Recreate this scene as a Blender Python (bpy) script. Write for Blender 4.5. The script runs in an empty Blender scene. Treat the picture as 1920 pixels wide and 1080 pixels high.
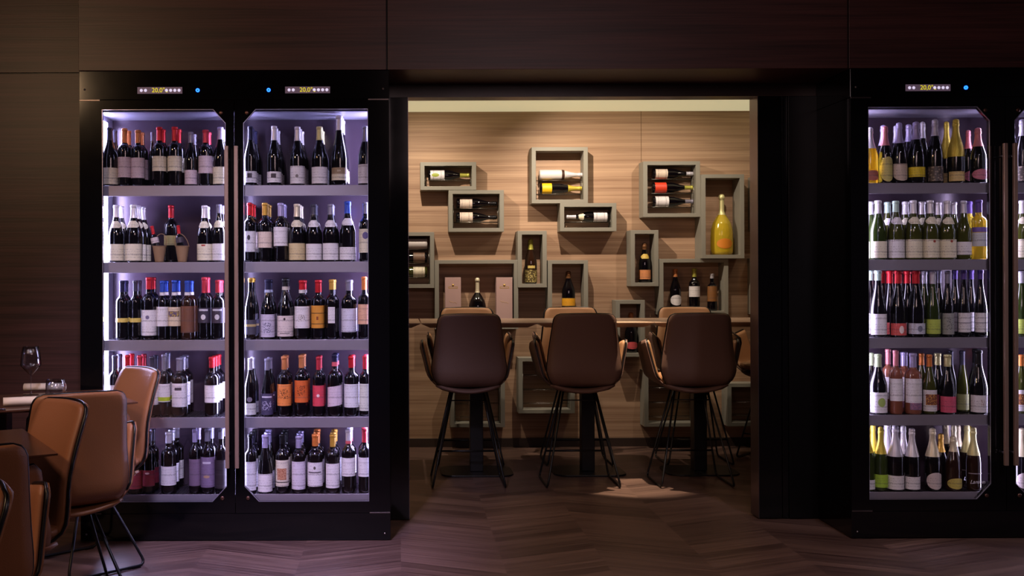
import bpy, math, random
from mathutils import Vector, Matrix
random.seed(7)
S = bpy.context.scene
COL = S.collection
PI = math.pi

# ------------------------------------------------------------------ camera
F, HC, VX, VY, ROLL = 1925.0, 1.30, 750.0, 515.0, 0.0035      # focal length in px, eye height, vanishing point
cd = bpy.data.cameras.new('camera'); cam = bpy.data.objects.new('camera', cd); COL.objects.link(cam)
cd.sensor_fit = 'HORIZONTAL'; cd.sensor_width = 36.0; cd.lens = F / 1920 * 36
cd.shift_x = (960 - VX) / 1920; cd.shift_y = (VY - 540) / 1920
cam.matrix_world = Matrix.Translation((0, 0, HC)) @ Matrix.Rotation(PI/2, 4, 'X') @ Matrix.Rotation(-ROLL, 4, 'Z')
cd.clip_start = 0.05
S.camera = cam
S.view_settings.view_transform = 'Standard'; S.view_settings.look = 'None'
S.view_settings.gamma = 1; S.view_settings.use_curve_mapping = False
S.view_settings.exposure = 0.0

# ------------------------------------------------------------------ world
w = bpy.data.worlds.new('world'); S.world = w; w.use_nodes = True
w.node_tree.nodes['Background'].inputs[0].default_value = (0.30, 0.24, 0.32, 1)
w.node_tree.nodes['Background'].inputs[1].default_value = 0.05

def at(px, py, d):                     # photo pixel + distance -> a point of the room
    dx, dy = px - VX, py - VY
    return Vector(((dx - ROLL*dy) * d / F, d, HC - (dy + ROLL*dx) * d / F))
def wx(px, d): return (px - VX) * d / F
def wz(py, d): return HC - (py - VY) * d / F

# ------------------------------------------------------------------ lamps of the place and added fill
def lamp(kind, loc, power, color, aim=None, size=0.1, size_y=None, angle=None, blend=0.5):
    l = bpy.data.lights.new(kind.lower() + '_lamp', kind); o = bpy.data.objects.new(kind.lower() + '_lamp', l); COL.objects.link(o)
    l.energy = power; l.color = color; o.location = loc
    if kind == 'AREA':
        l.size = size
        if size_y: l.shape = 'RECTANGLE'; l.size_y = size_y
    else: l.shadow_soft_size = size
    if angle: l.spot_size = math.radians(angle); l.spot_blend = blend
    if aim is not None: o.rotation_euler = (Vector(aim) - Vector(loc)).to_track_quat('-Z', 'Y').to_euler()
    return o
WARM = (1.0, 0.72, 0.42)
WALLD, JD, CD = 7.746, 5.427, 5.02       # back wall, jamb plane, cabinet front
for px, ax, pw in ((770, 810, 62), (1010, 1120, 84), (1270, 1240, 25), (1490, 1440, 5)):          # wall washers above the display boxes
    x = wx(px, WALLD)
    lamp('SPOT', (x, WALLD-0.86, 2.50), pw, (1.0, 0.84, 0.66), (wx(ax, WALLD), WALLD-0.12, 1.40), 0.012, angle=122, blend=1.0)
lamp('SPOT', (1.47, 6.27, 2.50), 420, (1.0, 0.80, 0.56), (1.43, 6.37, 0), 0.012, angle=21, blend=0.5)      # downlights over the bar
lamp('SPOT', (-0.25, 6.3, 2.50), 24, WARM, (0.1, 6.5, 0), 0.03, angle=70, blend=0.7)
lamp('SPOT', (2.9, 6.6, 2.50), 12, WARM, (2.6, 6.9, 0), 0.03, angle=80, blend=0.8)
# added fill, no lamps seen: warm on chairs, cool on cabinets and floor
lamp('AREA', (-3.0, 1.3, 2.9), 34, (1.0, 0.62, 0.34), (-1.3, 3.4, 0.6), 0.22)
lamp('SPOT', (-2.3, 2.9, 2.9), 80, (1.0, 0.70, 0.72), (-1.3, 3.8, 0.6), 0.2, angle=64, blend=0.7)
lamp('AREA', (0.9, 1.0, 2.95), 30, (1.0, 0.70, 0.72), (0.9, 5.0, 1.6), 1.4)  # broad fill added to lift the dark header and stool backs
lamp('SPOT', (-0.7, 2.3, 2.9), 340, (0.80, 0.72, 1.0), (-0.80, 5.0, 0.75), 0.15, angle=46, blend=0.8)  # frontal fill added for the bottle labels
lamp('SPOT', (2.4, 2.3, 2.9), 110, (0.90, 0.80, 0.95), (2.75, 5.0, 0.75), 0.15, angle=44, blend=0.8)  # weaker label fill added for the right cabinet
lamp('SPOT', (-0.6, 3.4, 2.9), 330, (0.52, 0.44, 1.0), (-0.55, 4.72, 0), 0.2, angle=40, blend=0.9)  # violet fill added for the glow on the floor by the cabinet
lamp('SPOT', (1.3, 3.2, 2.9), 70, (1.0, 0.72, 0.62), (1.3, 4.6, 0), 0.4, angle=70, blend=0.9)

# ------------------------------------------------------------------ materials
_m = {}
def lin(c):
    c = c / 255.0
    return c/12.92 if c <= 0.04045 else ((c+0.055)/1.055)**2.4
def rgb(c): return (lin(c[0]), lin(c[1]), lin(c[2]), 1)
def mat(name, c, rough=0.5, metal=0.0, spec=0.5, emit=None, es=0.0, coat=0.0, trans=0.0, ior=1.45, bump=0.0, bscale=200, sheen=0):
    k = (name, tuple(c))
    if k in _m: return _m[k]
    m = bpy.data.materials.new(name); m.use_nodes = True; nt = m.node_tree
    b = nt.nodes['Principled BSDF']
    b.inputs['Base Color'].default_value = rgb(c); b.inputs['Roughness'].default_value = rough
    b.inputs['Metallic'].default_value = metal; b.inputs['Specular IOR Level'].default_value = spec
    b.inputs['Coat Weight'].default_value = coat; b.inputs['Transmission Weight'].default_value = trans; b.inputs['IOR'].default_value = ior
    if emit: b.inputs['Emission Color'].default_value = rgb(emit); b.inputs['Emission Strength'].default_value = es
    # every surface carries a little procedural variation
    tc = nt.nodes.new('ShaderNodeTexCoord'); n = nt.nodes.new('ShaderNodeTexNoise'); n.inputs['Scale'].default_value = bscale; n.inputs['Detail'].default_value = 3
    nt.links.new(tc.outputs['Object'], n.inputs['Vector'])
    if bump > 0:
        bp = nt.nodes.new('ShaderNodeBump'); bp.inputs['Strength'].default_value = bump; bp.inputs['Distance'].default_value = 0.002
        nt.links.new(n.outputs['Fac'], bp.inputs['Height']); nt.links.new(bp.outputs['Normal'], b.inputs['Normal'])
    elif trans == 0:
        mr = nt.nodes.new('ShaderNodeMapRange'); mr.inputs['To Min'].default_value = max(0.02, rough-0.04); mr.inputs['To Max'].default_value = rough+0.05
        nt.links.new(n.outputs['Fac'], mr.inputs['Value']); nt.links.new(mr.outputs['Result'], b.inputs['Roughness'])
    _m[k] = m; return m
def wood(name, c1, c2, sx, sz, rough=0.5, streak=1.0, fine=60, spec=0.5):
    m = bpy.data.materials.new(name); m.use_nodes = True; nt = m.node_tree; L = nt.links.new
    b = nt.nodes['Principled BSDF']; tc = nt.nodes.new('ShaderNodeTexCoord'); mp = nt.nodes.new('ShaderNodeMapping')
    mp.inputs['Scale'].default_value = (sx, sx, sz); L(tc.outputs['Object'], mp.inputs['Vector'])
    n = nt.nodes.new('ShaderNodeTexNoise'); n.inputs['Scale'].default_value = 1; n.inputs['Detail'].default_value = 6; n.inputs['Distortion'].default_value = 0.35*streak
    L(mp.outputs[0], n.inputs['Vector'])
    mp2 = nt.nodes.new('ShaderNodeMapping'); mp2.inputs['Scale'].default_value = (sx*2.5, sx*2.5, fine); L(tc.outputs['Object'], mp2.inputs['Vector'])
    n2 = nt.nodes.new('ShaderNodeTexNoise'); n2.inputs['Scale'].default_value = 1; n2.inputs['Detail'].default_value = 3; L(mp2.outputs[0], n2.inputs['Vector'])
    mx = nt.nodes.new('ShaderNodeMath'); mx.operation = 'MULTIPLY_ADD'; L(n2.outputs['Fac'], mx.inputs[0]); mx.inputs[1].default_value = 0.45; 
    ml = nt.nodes.new('ShaderNodeMath'); ml.operation = 'MULTIPLY'; L(n.outputs['Fac'], ml.inputs[0]); ml.inputs[1].default_value = 0.6; L(ml.outputs[0], mx.inputs[2])
    cr = nt.nodes.new('ShaderNodeValToRGB'); cr.color_ramp.elements[0].position = 0.36; cr.color_ramp.elements[1].position = 0.66
    cr.color_ramp.elements[0].color = rgb(c1); cr.color_ramp.elements[1].color = rgb(c2)
    L(mx.outputs[0], cr.inputs['Fac']); L(cr.outputs['Color'], b.inputs['Base Color'])
    b.inputs['Roughness'].default_value = rough; b.inputs['Specular IOR Level'].default_value = spec
    bp = nt.nodes.new('ShaderNodeBump'); bp.inputs['Strength'].default_value = 0.25; bp.inputs['Distance'].default_value = 0.001
    L(n2.outputs['Fac'], bp.inputs['Height']); L(bp.outputs['Normal'], b.inputs['Normal'])
    return m
def floor_mat():
    m = bpy.data.materials.new('chevron_plank_floor'); m.use_nodes = True; nt = m.node_tree; L = nt.links.new; N = nt.nodes.new
    b = nt.nodes['Principled BSDF']; tc = N('ShaderNodeTexCoord'); sp = N('ShaderNodeSeparateXYZ'); L(tc.outputs['Object'], sp.inputs[0])
    def M(op, a, c=None, d=None):
        q = N('ShaderNodeMath'); q.operation = op
        for i, v in enumerate((a, c, d)):
            if v is None: continue
            if isinstance(v, (int, float)): q.inputs[i].default_value = v
            else: L(v, q.inputs[i])
        return q.outputs[0]
    W = 0.46
    pp = M('PINGPONG', sp.outputs['X'], W)                         # 0..W..0 : the chevron fold
    colm = M('FLOOR', M('DIVIDE', sp.outputs['X'], W))
    v = M('ADD', sp.outputs['Y'], M('MULTIPLY', pp, 0.42))
    pl = M('DIVIDE', v, 0.075)
    pid = M('FLOOR', pl); fr = M('FRACT', pl)
    cx = N('ShaderNodeCombineXYZ'); L(pid, cx.inputs[0]); L(colm, cx.inputs[1])
    wn = N('ShaderNodeTexWhiteNoise'); L(cx.outputs[0], wn.inputs['Vector'])
    gv = N('ShaderNodeCombineXYZ'); L(M('ADD', M('MULTIPLY', pp, 2.0), M('MULTIPLY', wn.outputs['Value'], 30)), gv.inputs[0]); L(M('MULTIPLY', v, 55), gv.inputs[1]); L(colm, gv.inputs[2])
    gn = N('ShaderNodeTexNoise'); gn.inputs['Scale'].default_value = 1.0; gn.inputs['Detail'].default_value = 6; L(gv.outputs[0], gn.inputs['Vector'])
    fac = M('ADD', M('MULTIPLY', wn.outputs['Value'], 0.22), M('MULTIPLY', gn.outputs['Fac'], 0.72))
    cr = N('ShaderNodeValToRGB'); cr.color_ramp.elements[0].position = 0.25; cr.color_ramp.elements[1].position = 0.85
    cr.color_ramp.elements[0].color = rgb((60, 41, 38)); cr.color_ramp.elements[1].color = rgb((140, 110, 98)); L(fac, cr.inputs['Fac'])
    g1 = M('LESS_THAN', fr, 0.025); g2 = M('LESS_THAN', M('ABSOLUTE', M('SUBTRACT', M('FRACT', M('DIVIDE', sp.outputs['X'], W)), 0.5)), 0.0)
    mix = N('ShaderNodeMixRGB'); L(g1, mix.inputs[0]); L(cr.outputs['Color'], mix.inputs[1]); mix.inputs[2].default_value = rgb((40, 30, 27)); L(mix.outputs[0], b.inputs['Base Color'])
    L(M('ADD', M('MULTIPLY', gn.outputs['Fac'], 0.22), 0.27), b.inputs['Roughness'])
    bp = N('ShaderNodeBump'); bp.inputs['Strength'].default_value = 0.3; bp.inputs['Distance'].default_value = 0.001; L(gn.outputs['Fac'], bp.inputs['Height']); L(bp.outputs['Normal'], b.inputs['Normal'])
    return m
def pane_mat(name, tint=(255, 255, 255), k=1.0):        # a thin clear pane: passes light, reflects by its angle
    m = bpy.data.materials.new(name); m.use_nodes = True; nt = m.node_tree; N = nt.nodes.new; L = nt.links.new
    nt.nodes.remove(nt.nodes['Principled BSDF']); out = nt.nodes['Material Output']
    t = N('ShaderNodeBsdfTransparent'); t.inputs[0].default_value = rgb(tint); g = N('ShaderNodeBsdfGlossy'); g.inputs['Roughness'].default_value = 0.02
    f = N('ShaderNodeLayerWeight'); f.inputs['Blend'].default_value = 0.5
    pw = N('ShaderNodeMath'); pw.operation = 'POWER'; L(f.outputs['Facing'], pw.inputs[0]); pw.inputs[1].default_value = 4.0 if k < 2 else 1.6
    mu = N('ShaderNodeMath'); mu.operation = 'MULTIPLY_ADD'; L(pw.outputs[0], mu.inputs[0]); mu.inputs[1].default_value = 0.7 if k < 2 else 0.95; mu.inputs[2].default_value = 0.035*k
    x = N('ShaderNodeMixShader'); L(mu.outputs[0], x.inputs[0]); L(t.outputs[0], x.inputs[1]); L(g.outputs[0], x.inputs[2]); L(x.outputs[0], out.inputs[0])
    return m
def print_mat(c, ink=(70, 60, 70), amt=0.5):           # label paper with fine rows of print
    k = ('print', tuple(c), tuple(ink))
    if k in _m: return _m[k]
    m = bpy.data.materials.new('label_paper'); m.use_nodes = True; nt = m.node_tree; N = nt.nodes.new; L = nt.links.new
    b = nt.nodes['Principled BSDF']; b.inputs['Roughness'].default_value = 0.55
    tc = N('ShaderNodeTexCoord'); mp = N('ShaderNodeMapping'); mp.inputs['Scale'].default_value = (420, 0, 150); L(tc.outputs['Object'], mp.inputs[0])
    n = N('ShaderNodeTexNoise'); n.inputs['Scale'].default_value = 1; n.inputs['Detail'].default_value = 1; L(mp.outputs[0], n.inputs['Vector'])
    mp2 = N('ShaderNodeMapping'); mp2.inputs['Scale'].default_value = (0, 0, 90); L(tc.outputs['Object'], mp2.inputs[0])
    n2 = N('ShaderNodeTexNoise'); n2.inputs['Scale'].default_value = 1; n2.inputs['Detail'].default_value = 0; L(mp2.outputs[0], n2.inputs['Vector'])
    a = N('ShaderNodeMath'); a.operation = 'MULTIPLY'; L(n.outputs['Fac'], a.inputs[0]); L(n2.outputs['Fac'], a.inputs[1])
    r = N('ShaderNodeMapRange'); r.inputs['From Min'].default_value = 0.27; r.inputs['From Max'].default_value = 0.36; r.inputs['To Max'].default_value = amt; L(a.outputs[0], r.inputs['Value'])
    mx = N('ShaderNodeMixRGB'); L(r.outputs[0], mx.inputs[0]); mx.inputs[1].default_value = rgb(c); mx.inputs[2].default_value = rgb(ink); L(mx.outputs[0], b.inputs['Base Color'])
    _m[k] = m; return m
def art_mat(c1, c2, scale=90):                          # mottled picture or foil ornament
    k = ('art', tuple(c1), tuple(c2))
    if k in _m: return _m[k]
    m = bpy.data.materials.new('label_art'); m.use_nodes = True; nt = m.node_tree; N = nt.nodes.new; L = nt.links.new
    b = nt.nodes['Principled BSDF']; b.inputs['Roughness'].default_value = 0.45
    tc = N('ShaderNodeTexCoord'); n = N('ShaderNodeTexVoronoi'); n.inputs['Scale'].default_value = scale; L(tc.outputs['Object'], n.inputs['Vector'])
    cr = N('ShaderNodeValToRGB'); cr.color_ramp.elements[0].position = 0.25; cr.color_ramp.elements[1].position = 0.55
    cr.color_ramp.elements[0].color = rgb(c1); cr.color_ramp.elements[1].color = rgb(c2); L(n.outputs['Distance'], cr.inputs['Fac']); L(cr.outputs[0], b.inputs['Base Color'])
    _m[k] = m; return m

DARKWOOD = wood('dark_wood_veneer', (42, 23, 22), (78, 46, 44), 0.9, 26, 0.42, 1.0, 150)
OAK = wood('light_oak_veneer', (138, 104, 80), (186, 152, 124), 0.7, 34, 0.6, 0.6, 240)
FLOOR = floor_mat()
BLACK = mat('gloss_black_panel', (9, 8, 10), 0.10, 0, 0.5, bscale=3)
BLACKM = mat('satin_black_panel', (8, 7, 8), 0.35, 0, 0.3, bscale=5)
BLKMET = mat('black_powdered_metal', (16, 15, 17), 0.38, 0.0, 0.5)
STEEL = mat('brushed_steel', (150, 145, 150), 0.28, 1.0, bscale=60)
HANDLE = mat('satin_steel_handle', (158, 130, 116), 0.3, 0.5, bscale=60)
RAIL = mat('grey_aluminium_rail', (146, 138, 150), 0.38, 0.45, bscale=40)
INNER = mat('cabinet_liner', (66, 52, 64), 0.20, 0.3, bscale=8)
SIDEIN = mat('cabinet_side_liner', (150, 145, 165), 0.35, 0.3, bscale=8)
LED = mat('led_white', (255, 255, 255), 0.5, emit=(200, 198, 255), es=48.0)
LED2 = mat('led_white_dim', (255, 255, 255), 0.5, emit=(214, 205, 245), es=26.0)
LEDB = mat('led_blue', (120, 170, 255), 0.5, emit=(20, 90, 255), es=5.0)
LEDD = mat('led_dot', (230, 225, 240), 0.5, emit=(215, 205, 235), es=0.95)
LEDY = mat('led_yellow', (230, 220, 40), 0.5, emit=(225, 210, 20), es=0.9)
LEDBAR = mat('display_bar', (120, 105, 125), 0.4, emit=(110, 90, 110), es=0.35)
FRAME = mat('grey_box_laminate', (134, 130, 120), 0.55, bscale=30)
WIRE = mat('dark_chrome_wire', (120, 116, 112), 0.25, 1.0)
LEATHER = mat('tan_leather', (138, 90, 58), 0.42, 0, 0.45, bump=0.35, bscale=340)
LEATHER_SHADED = mat('shaded_tan_leather', (112, 84, 74), 0.5, 0, 0.4, bump=0.35, bscale=340)  # outer stool leather darkened, its unlit shade put into the colour
LEATHERB = mat('beige_leather', (158, 116, 84), 0.45, 0, 0.4, bump=0.35, bscale=340)
PIPING = mat('black_piping', (12, 10, 12), 0.3)
TABLEM = wood('dark_table_veneer', (58, 36, 28), (98, 64, 48), 1.2, 4, 0.18, 1.0, 30)
BARTOP = wood('bar_top_veneer', (140, 114, 98), (176, 148, 128), 1.2, 4, 0.3, 1.0, 30)
LINEN = mat('linen_napkin', (225, 208, 188), 0.85, bump=0.5, bscale=500)
CREAM = mat('cream_ceiling_paint', (232, 222, 178), 0.8, bscale=4)
DKPAINT = mat('dark_ceiling_paint', (40, 34, 34), 0.8, bscale=4)
PANE = pane_mat('door_pane')
GLASS = pane_mat('table_glass', (245, 246, 250), 2.2)
WICKER = mat('woven_wicker', (150, 118, 88), 0.7, bump=1.0, bscale=400)

# ------------------------------------------------------------------ mesh helpers
class MB:
    def __init__(s): s.v = []; s.f = []; s.mi = []; s.sm = []
    def add(s, vs, fs, mi=0, smooth=False):
        o = len(s.v); s.v += [tuple(p) for p in vs]; s.f += [tuple(i+o for i in f) for f in fs]; s.mi += [mi]*len(fs); s.sm += [smooth]*len(fs); return s
    def box(s, x0, x1, y0, y1, z0, z1, mi=0):
        v = [(x0,y0,z0),(x1,y0,z0),(x1,y1,z0),(x0,y1,z0),(x0,y0,z1),(x1,y0,z1),(x1,y1,z1),(x0,y1,z1)]
        return s.add(v, [(0,3,2,1),(4,5,6,7),(0,1,5,4),(1,2,6,5),(2,3,7,6),(3,0,4,7)], mi)
    def tube(s, pts, r, n=8, mi=0, closed=False, flat=1.0):
        pts = [Vector(p) for p in pts]; m = len(pts); vs = []; fs = []; up = None
        for i, p in enumerate(pts):
            a = pts[(i-1) % m] if (closed or i > 0) else p; c = pts[(i+1) % m] if (closed or i < m-1) else p
            t = (c - a).normalized()
            if up is None:
                up = Vector((0,0,1)) if abs(t.z) < 0.9 else Vector((1,0,0))
            e1 = (up - t*up.dot(t))
            if e1.length < 1e-5: e1 = t.orthogonal()
            e1.normalize(); e2 = t.cross(e1); up = e1
            for k in range(n):
                an = 2*PI*k/n; vs.append(p + e1*(math.cos(an)*r) + e2*(math.sin(an)*r*flat))
        for i in range(m if closed else m-1):
            j = (i+1) % m
            for k in range(n): fs.append((i*n+k, i*n+(k+1) % n, j*n+(k+1) % n, j*n+k))
        if not closed: fs.append(tuple(range(n))[::-1]); fs.append(tuple((m-1)*n+k for k in range(n)))
        return s.add(vs, fs, mi, True)
    def lathe(s, prof, n=20, c=(0,0,0), mi=0, ax='Z', caps=True):
        vs = []; fs = []
        for (r, z) in prof:
            for k in range(n):
                a = 2*PI*k/n; x, y = r*math.cos(a), r*math.sin(a)
                vs.append((c[0]+x, c[1]+y, c[2]+z) if ax == 'Z' else (c[0]+z, c[1]+x, c[2]+y) if ax == 'X' else (c[0]+y, c[1]+z, c[2]+x))
        m = len(prof)
        for i in range(m-1):
            for k in range(n): fs.append((i*n+k, i*n+(k+1) % n, (i+1)*n+(k+1) % n, (i+1)*n+k))
        if caps: fs.append(tuple(range(n))[::-1]); fs.append(tuple((m-1)*n+k for k in range(n)))
        return s.add(vs, fs, mi, True)
    def prism(s, poly, y0, y1, mi=0):            # polygon in XZ, extruded along Y
        n = len(poly); v = [(x, y0, z) for x, z in poly] + [(x, y1, z) for x, z in poly]
        return s.add(v, [tuple(range(n)), tuple(range(2*n-1, n-1, -1))] + [(i, i+n, (i+1) % n + n, (i+1) % n) for i in range(n)], mi)
    def prismz(s, poly, z0, z1, mi=0, inset=0.0):
        n = len(poly); cx = sum(p[0] for p in poly)/n; cy = sum(p[1] for p in poly)/n
        lo = []
        for x, y in poly:
            d = Vector((x-cx, y-cy)); d = d*(1 - inset/d.length) if inset else d; lo.append((cx+d.x, cy+d.y, z0))
        v = lo + [(x, y, z1) for x, y in poly]
        return s.add(v, [tuple(range(n))[::-1], tuple(range(n, 2*n))] + [(i, (i+1) % n, (i+1) % n + n, i+n) for i in range(n)], mi)
    def ring(s, outer, inner, y0, y1, mi=0):     # two loops of equal count in XZ, a frame with depth
        n = len(outer); v = [(x, y0, z) for x, z in outer] + [(x, y0, z) for x, z in inner] + [(x, y1, z) for x, z in outer] + [(x, y1, z) for x, z in inner]
        f = []
        for i in range(n):
            j = (i+1) % n
            f += [(i, j, j+n, i+n), (2*n+i, 3*n+i, 3*n+j, 2*n+j), (i, i+2*n, j+2*n, j), (i+n, j+n, j+3*n, i+3*n)]
        return s.add(v, f, mi)
    def sheet(s, P, nu, nv, th, mi=0):           # P(u, v) -> point, thickened evenly into a cushion
        g = [[Vector(P(i/nu, j/nv)) for i in range(nu+1)] for j in range(nv+1)]
        def nrm(i, j):
            a = g[j][min(i+1, nu)] - g[j][max(i-1, 0)]; b = g[min(j+1, nv)][i] - g[max(j-1, 0)][i]
            q = a.cross(b); return q.normalized() if q.length > 1e-9 else Vector((0,0,1))
        vs = []; W = nu+1; K = W*(nv+1)
        for sg in (1, -1):
            for j in range(nv+1):
                for i in range(nu+1):
                    e = min(1, min(i, nu-i, j, nv-j)/1.0); t = th*(0.35 + 0.65*e)
                    vs.append(g[j][i] + nrm(i, j)*(sg*t/2))
        fs = []
        for j in range(nv):
            for i in range(nu):
                a = j*W+i; fs.append((a, a+1, a+1+W, a+W)); fs.append((K+a, K+a+W, K+a+1+W, K+a+1))
        per = [i for i in range(W)] + [j*W+nu for j in range(1, nv+1)] + [nv*W+i for i in range(nu-1, -1, -1)] + [j*W for j in range(nv-1, 0, -1)]
        for q in range(len(per)):
            a, b = per[q], per[(q+1) % len(per)]; fs.append((a, a+K, b+K, b))
        return s.add(vs, fs, mi, True)
    def mesh(s, name, mats):
        me = bpy.data.meshes.new(name); me.from_pydata(s.v, [], s.f)
        for m in (mats if isinstance(mats, (list, tuple)) else [mats]): me.materials.append(m)
        me.polygons.foreach_set('material_index', s.mi); me.polygons.foreach_set('use_smooth', s.sm); me.update(); return me
def obj(name, me, parent=None, loc=(0,0,0), rot=None):
    o = bpy.data.objects.new(name, me); COL.objects.link(o); o.location = loc
    if rot: o.rotation_euler = rot
    if parent is not None: o.parent = parent
    return o
def part(name, mb, mats, parent=None, bevel=0, subd=0, loc=(0,0,0), rot=None, auto=True):
    o = obj(name, mb.mesh(name, mats), parent, loc, rot)
    if bevel: b = o.modifiers.new('bevel', 'BEVEL'); b.width = bevel; b.segments = 2; b.limit_method = 'ANGLE'
    if subd: q = o.modifiers.new('subd', 'SUBSURF'); q.levels = subd; q.render_levels = subd
    return o
def thing(name, label, cat, loc=(0,0,0), rz=0, group=None):
    o = bpy.data.objects.new(name, None); COL.objects.link(o); o.location = loc; o.rotation_euler = (0,0,rz); o.empty_display_size = 0.05
    return tag(o, label, cat, group)
def tag(o, label, cat, group=None):
    o['label'] = label; o['category'] = cat
    if group: o['group'] = group
    return o
def struct(o, label=None):
    o['kind'] = 'structure'
    if label: o['label'] = label
    return o
def copy_tree(o, parent=None):
    c = o.copy(); COL.objects.link(c); c.parent = parent
    for ch in [x for x in KIDS.get(o.name, [])] or list(o.children): copy_tree(ch, c)
    return c
KIDS = {}
ORD = ['first','second','third','fourth','fifth','sixth','seventh','eighth','ninth','tenth','eleventh','twelfth','thirteenth','fourteenth']

# ------------------------------------------------------------------ the room
struct(part('floor', MB().box(-4.5, 5.5, -1.0, 8.0, -0.1, 0.0), FLOOR), 'dark brown chevron plank floor')
struct(part('ceiling', MB().box(-4.5, 5.5, -1.0, CD-0.001, 3.0, 3.1), DKPAINT))
struct(part('wall_back', MB().box(-1.05, 4.0, WALLD, WALLD+0.1, 0, 2.7), OAK), 'light oak veneered back wall of the bar niche')
sm = MB(); xs = wx(1203, WALLD); sm.box(xs-0.0015, xs+0.0015, WALLD-0.0008, WALLD+0.01, 1.95, 2.527)
struct(part('trim_1', sm, mat('panel_seam', (92, 66, 42), 0.8)), 'thin vertical seam between oak panels')
struct(part('baseboard_back', MB().box(-1.0, 3.95, WALLD-0.015, WALLD-0.0005, 0, wz(822, WALLD)), mat('brown_baseboard', (52, 38, 32), 0.5), bevel=0.002), 'dark brown baseboard under the oak wall')
struct(part('ceiling_niche', MB().box(-1.05, 4.0, JD+0.12, WALLD, 2.527, 2.6), CREAM), 'cream painted niche ceiling')
lp = MB(); lp.box(-1.04, 3.99, 6.92, WALLD-0.002, 2.5265, 2.528)
tag(part('ceiling_light_panel', lp, mat('cream_light_panel', (232, 222, 178), 0.8, emit=(190, 183, 146), es=0.80)), 'long glowing cream light panel in the ceiling above the oak wall', 'ceiling light')
struct(part('wall_niche_left', MB().box(-1.15, -1.05, JD+0.12, WALLD, 0, 2.6), OAK))
struct(part('wall_niche_right', MB().box(4.0, 4.1, JD+0.12, WALLD, 0, 2.6), OAK))
# left wall: two veneer panels with a shadow gap
lw = MB(); zs = wz(135, JD); lw.box(-4.5, -1.43, JD, JD+0.1, 0, zs-0.004); lw.box(-4.5, -1.43, JD, JD+0.1, zs+0.004, 3.0); lw.box(-4.5, -1.43, JD+0.01, JD+0.1, zs-0.004, zs+0.004, 1)
struct(part('wall_left', lw, [DARKWOOD, BLACKM]), 'dark wood veneered wall left of the wine cabinet')
# header over cabinets and opening: three panels
zh = wz(130.5, CD)
hd = MB(); cuts = [-1.572, -0.060, 2.196, 5.5]
for a, b in zip(cuts, cuts[1:]): hd.box(a+0.004, b-0.004, CD, JD+0.02, zh, 3.0)
hd.box(-1.56, 5.4, CD+0.012, JD+0.01, zh+0.004, 2.99, 1)
struct(part('wall_header', hd, [DARKWOOD, BLACKM], bevel=0.0015), 'dark wood header panels above cabinets and opening')
# lintel and jambs in the recessed plane
zl = wz(182.5, JD)
xl, xr = wx(766, JD), wx(1421.5, JD)
struct(part('trim_2', MB().box(-1.0, 4.0, JD, JD+0.11, zl, zh+0.2), mat('dark_lintel_veneer', (46, 28, 20), 0.35, bscale=6)), 'dark lintel over the opening')
struct(part('trim_3', MB().box(-1.05, xl, JD, JD+0.12, 0.006, zl), BLACK, bevel=0.002), 'narrow gloss black jamb left of the opening')
jr = MB(); j1, j2 = wx(1466, JD), wx(1478, JD)
jr.box(xr, j1-0.0015, JD, JD+0.12, 0.006, zl); jr.box(j1+0.0015, j2-0.0015, JD, JD+0.12, 0.006, zl)
struct(part('trim_4', jr, BLACK, bevel=0.002), 'gloss black jamb with a vertical seam right of the opening')
struct(part('trim_5', MB().box(j2+0.0015, 4.0, JD-0.004, JD+0.12, 0.006, zl), BLACKM, bevel=0.002), 'matt black jamb panel beside the right cabinet')
ed = MB(); ed.box(xl-0.001, xl+0.0012, JD-0.002, JD+0.121, 0.006, zl); ed.box(xr-0.0012, xr+0.001, JD-0.002, JD+0.121, 0.006, zl)
struct(part('trim_6', ed, mat('aluminium_edge', (120, 105, 110), 0.3, 0.9)), 'fine metal edges of the opening')

# ------------------------------------------------------------------ wine cabinets
SHZ = [wz(y, 5.06) for y in (346.4, 490.2, 636.4, 781.6, 926.3)]
GT, GB = wz(203.5, CD), wz(939.8, CD)
BACKD = 5.335
DW1 = ((-0.647, -0.042), (0.044, 0.654)); DW2 = ((-0.670, -0.075), (0.045, 0.655))
LABELTXT = []
def text_child(body, size, parent, loc, m, name='lettering', shear=0.0, rot=(PI/2, 0, 0)):
    c = bpy.data.curves.new(name, 'FONT'); c.body = body; c.size = size; c.align_x = 'CENTER'; c.align_y = 'CENTER'; c.shear = shear; c.extrude = 0.0002; c.materials.append(m)
    f = bpy.data.objects.new('font_tmp', c); COL.objects.link(f)
    me = bpy.data.meshes.new_from_object(f.evaluated_get(bpy.context.evaluated_depsgraph_get())); me.name = name
    bpy.data.objects.remove(f); me.materials.clear(); me.materials.append(m)
    o = bpy.data.objects.new(name, me); COL.objects.link(o); o.parent = parent; o.location = loc; o.rotation_euler = rot; return o
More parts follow.
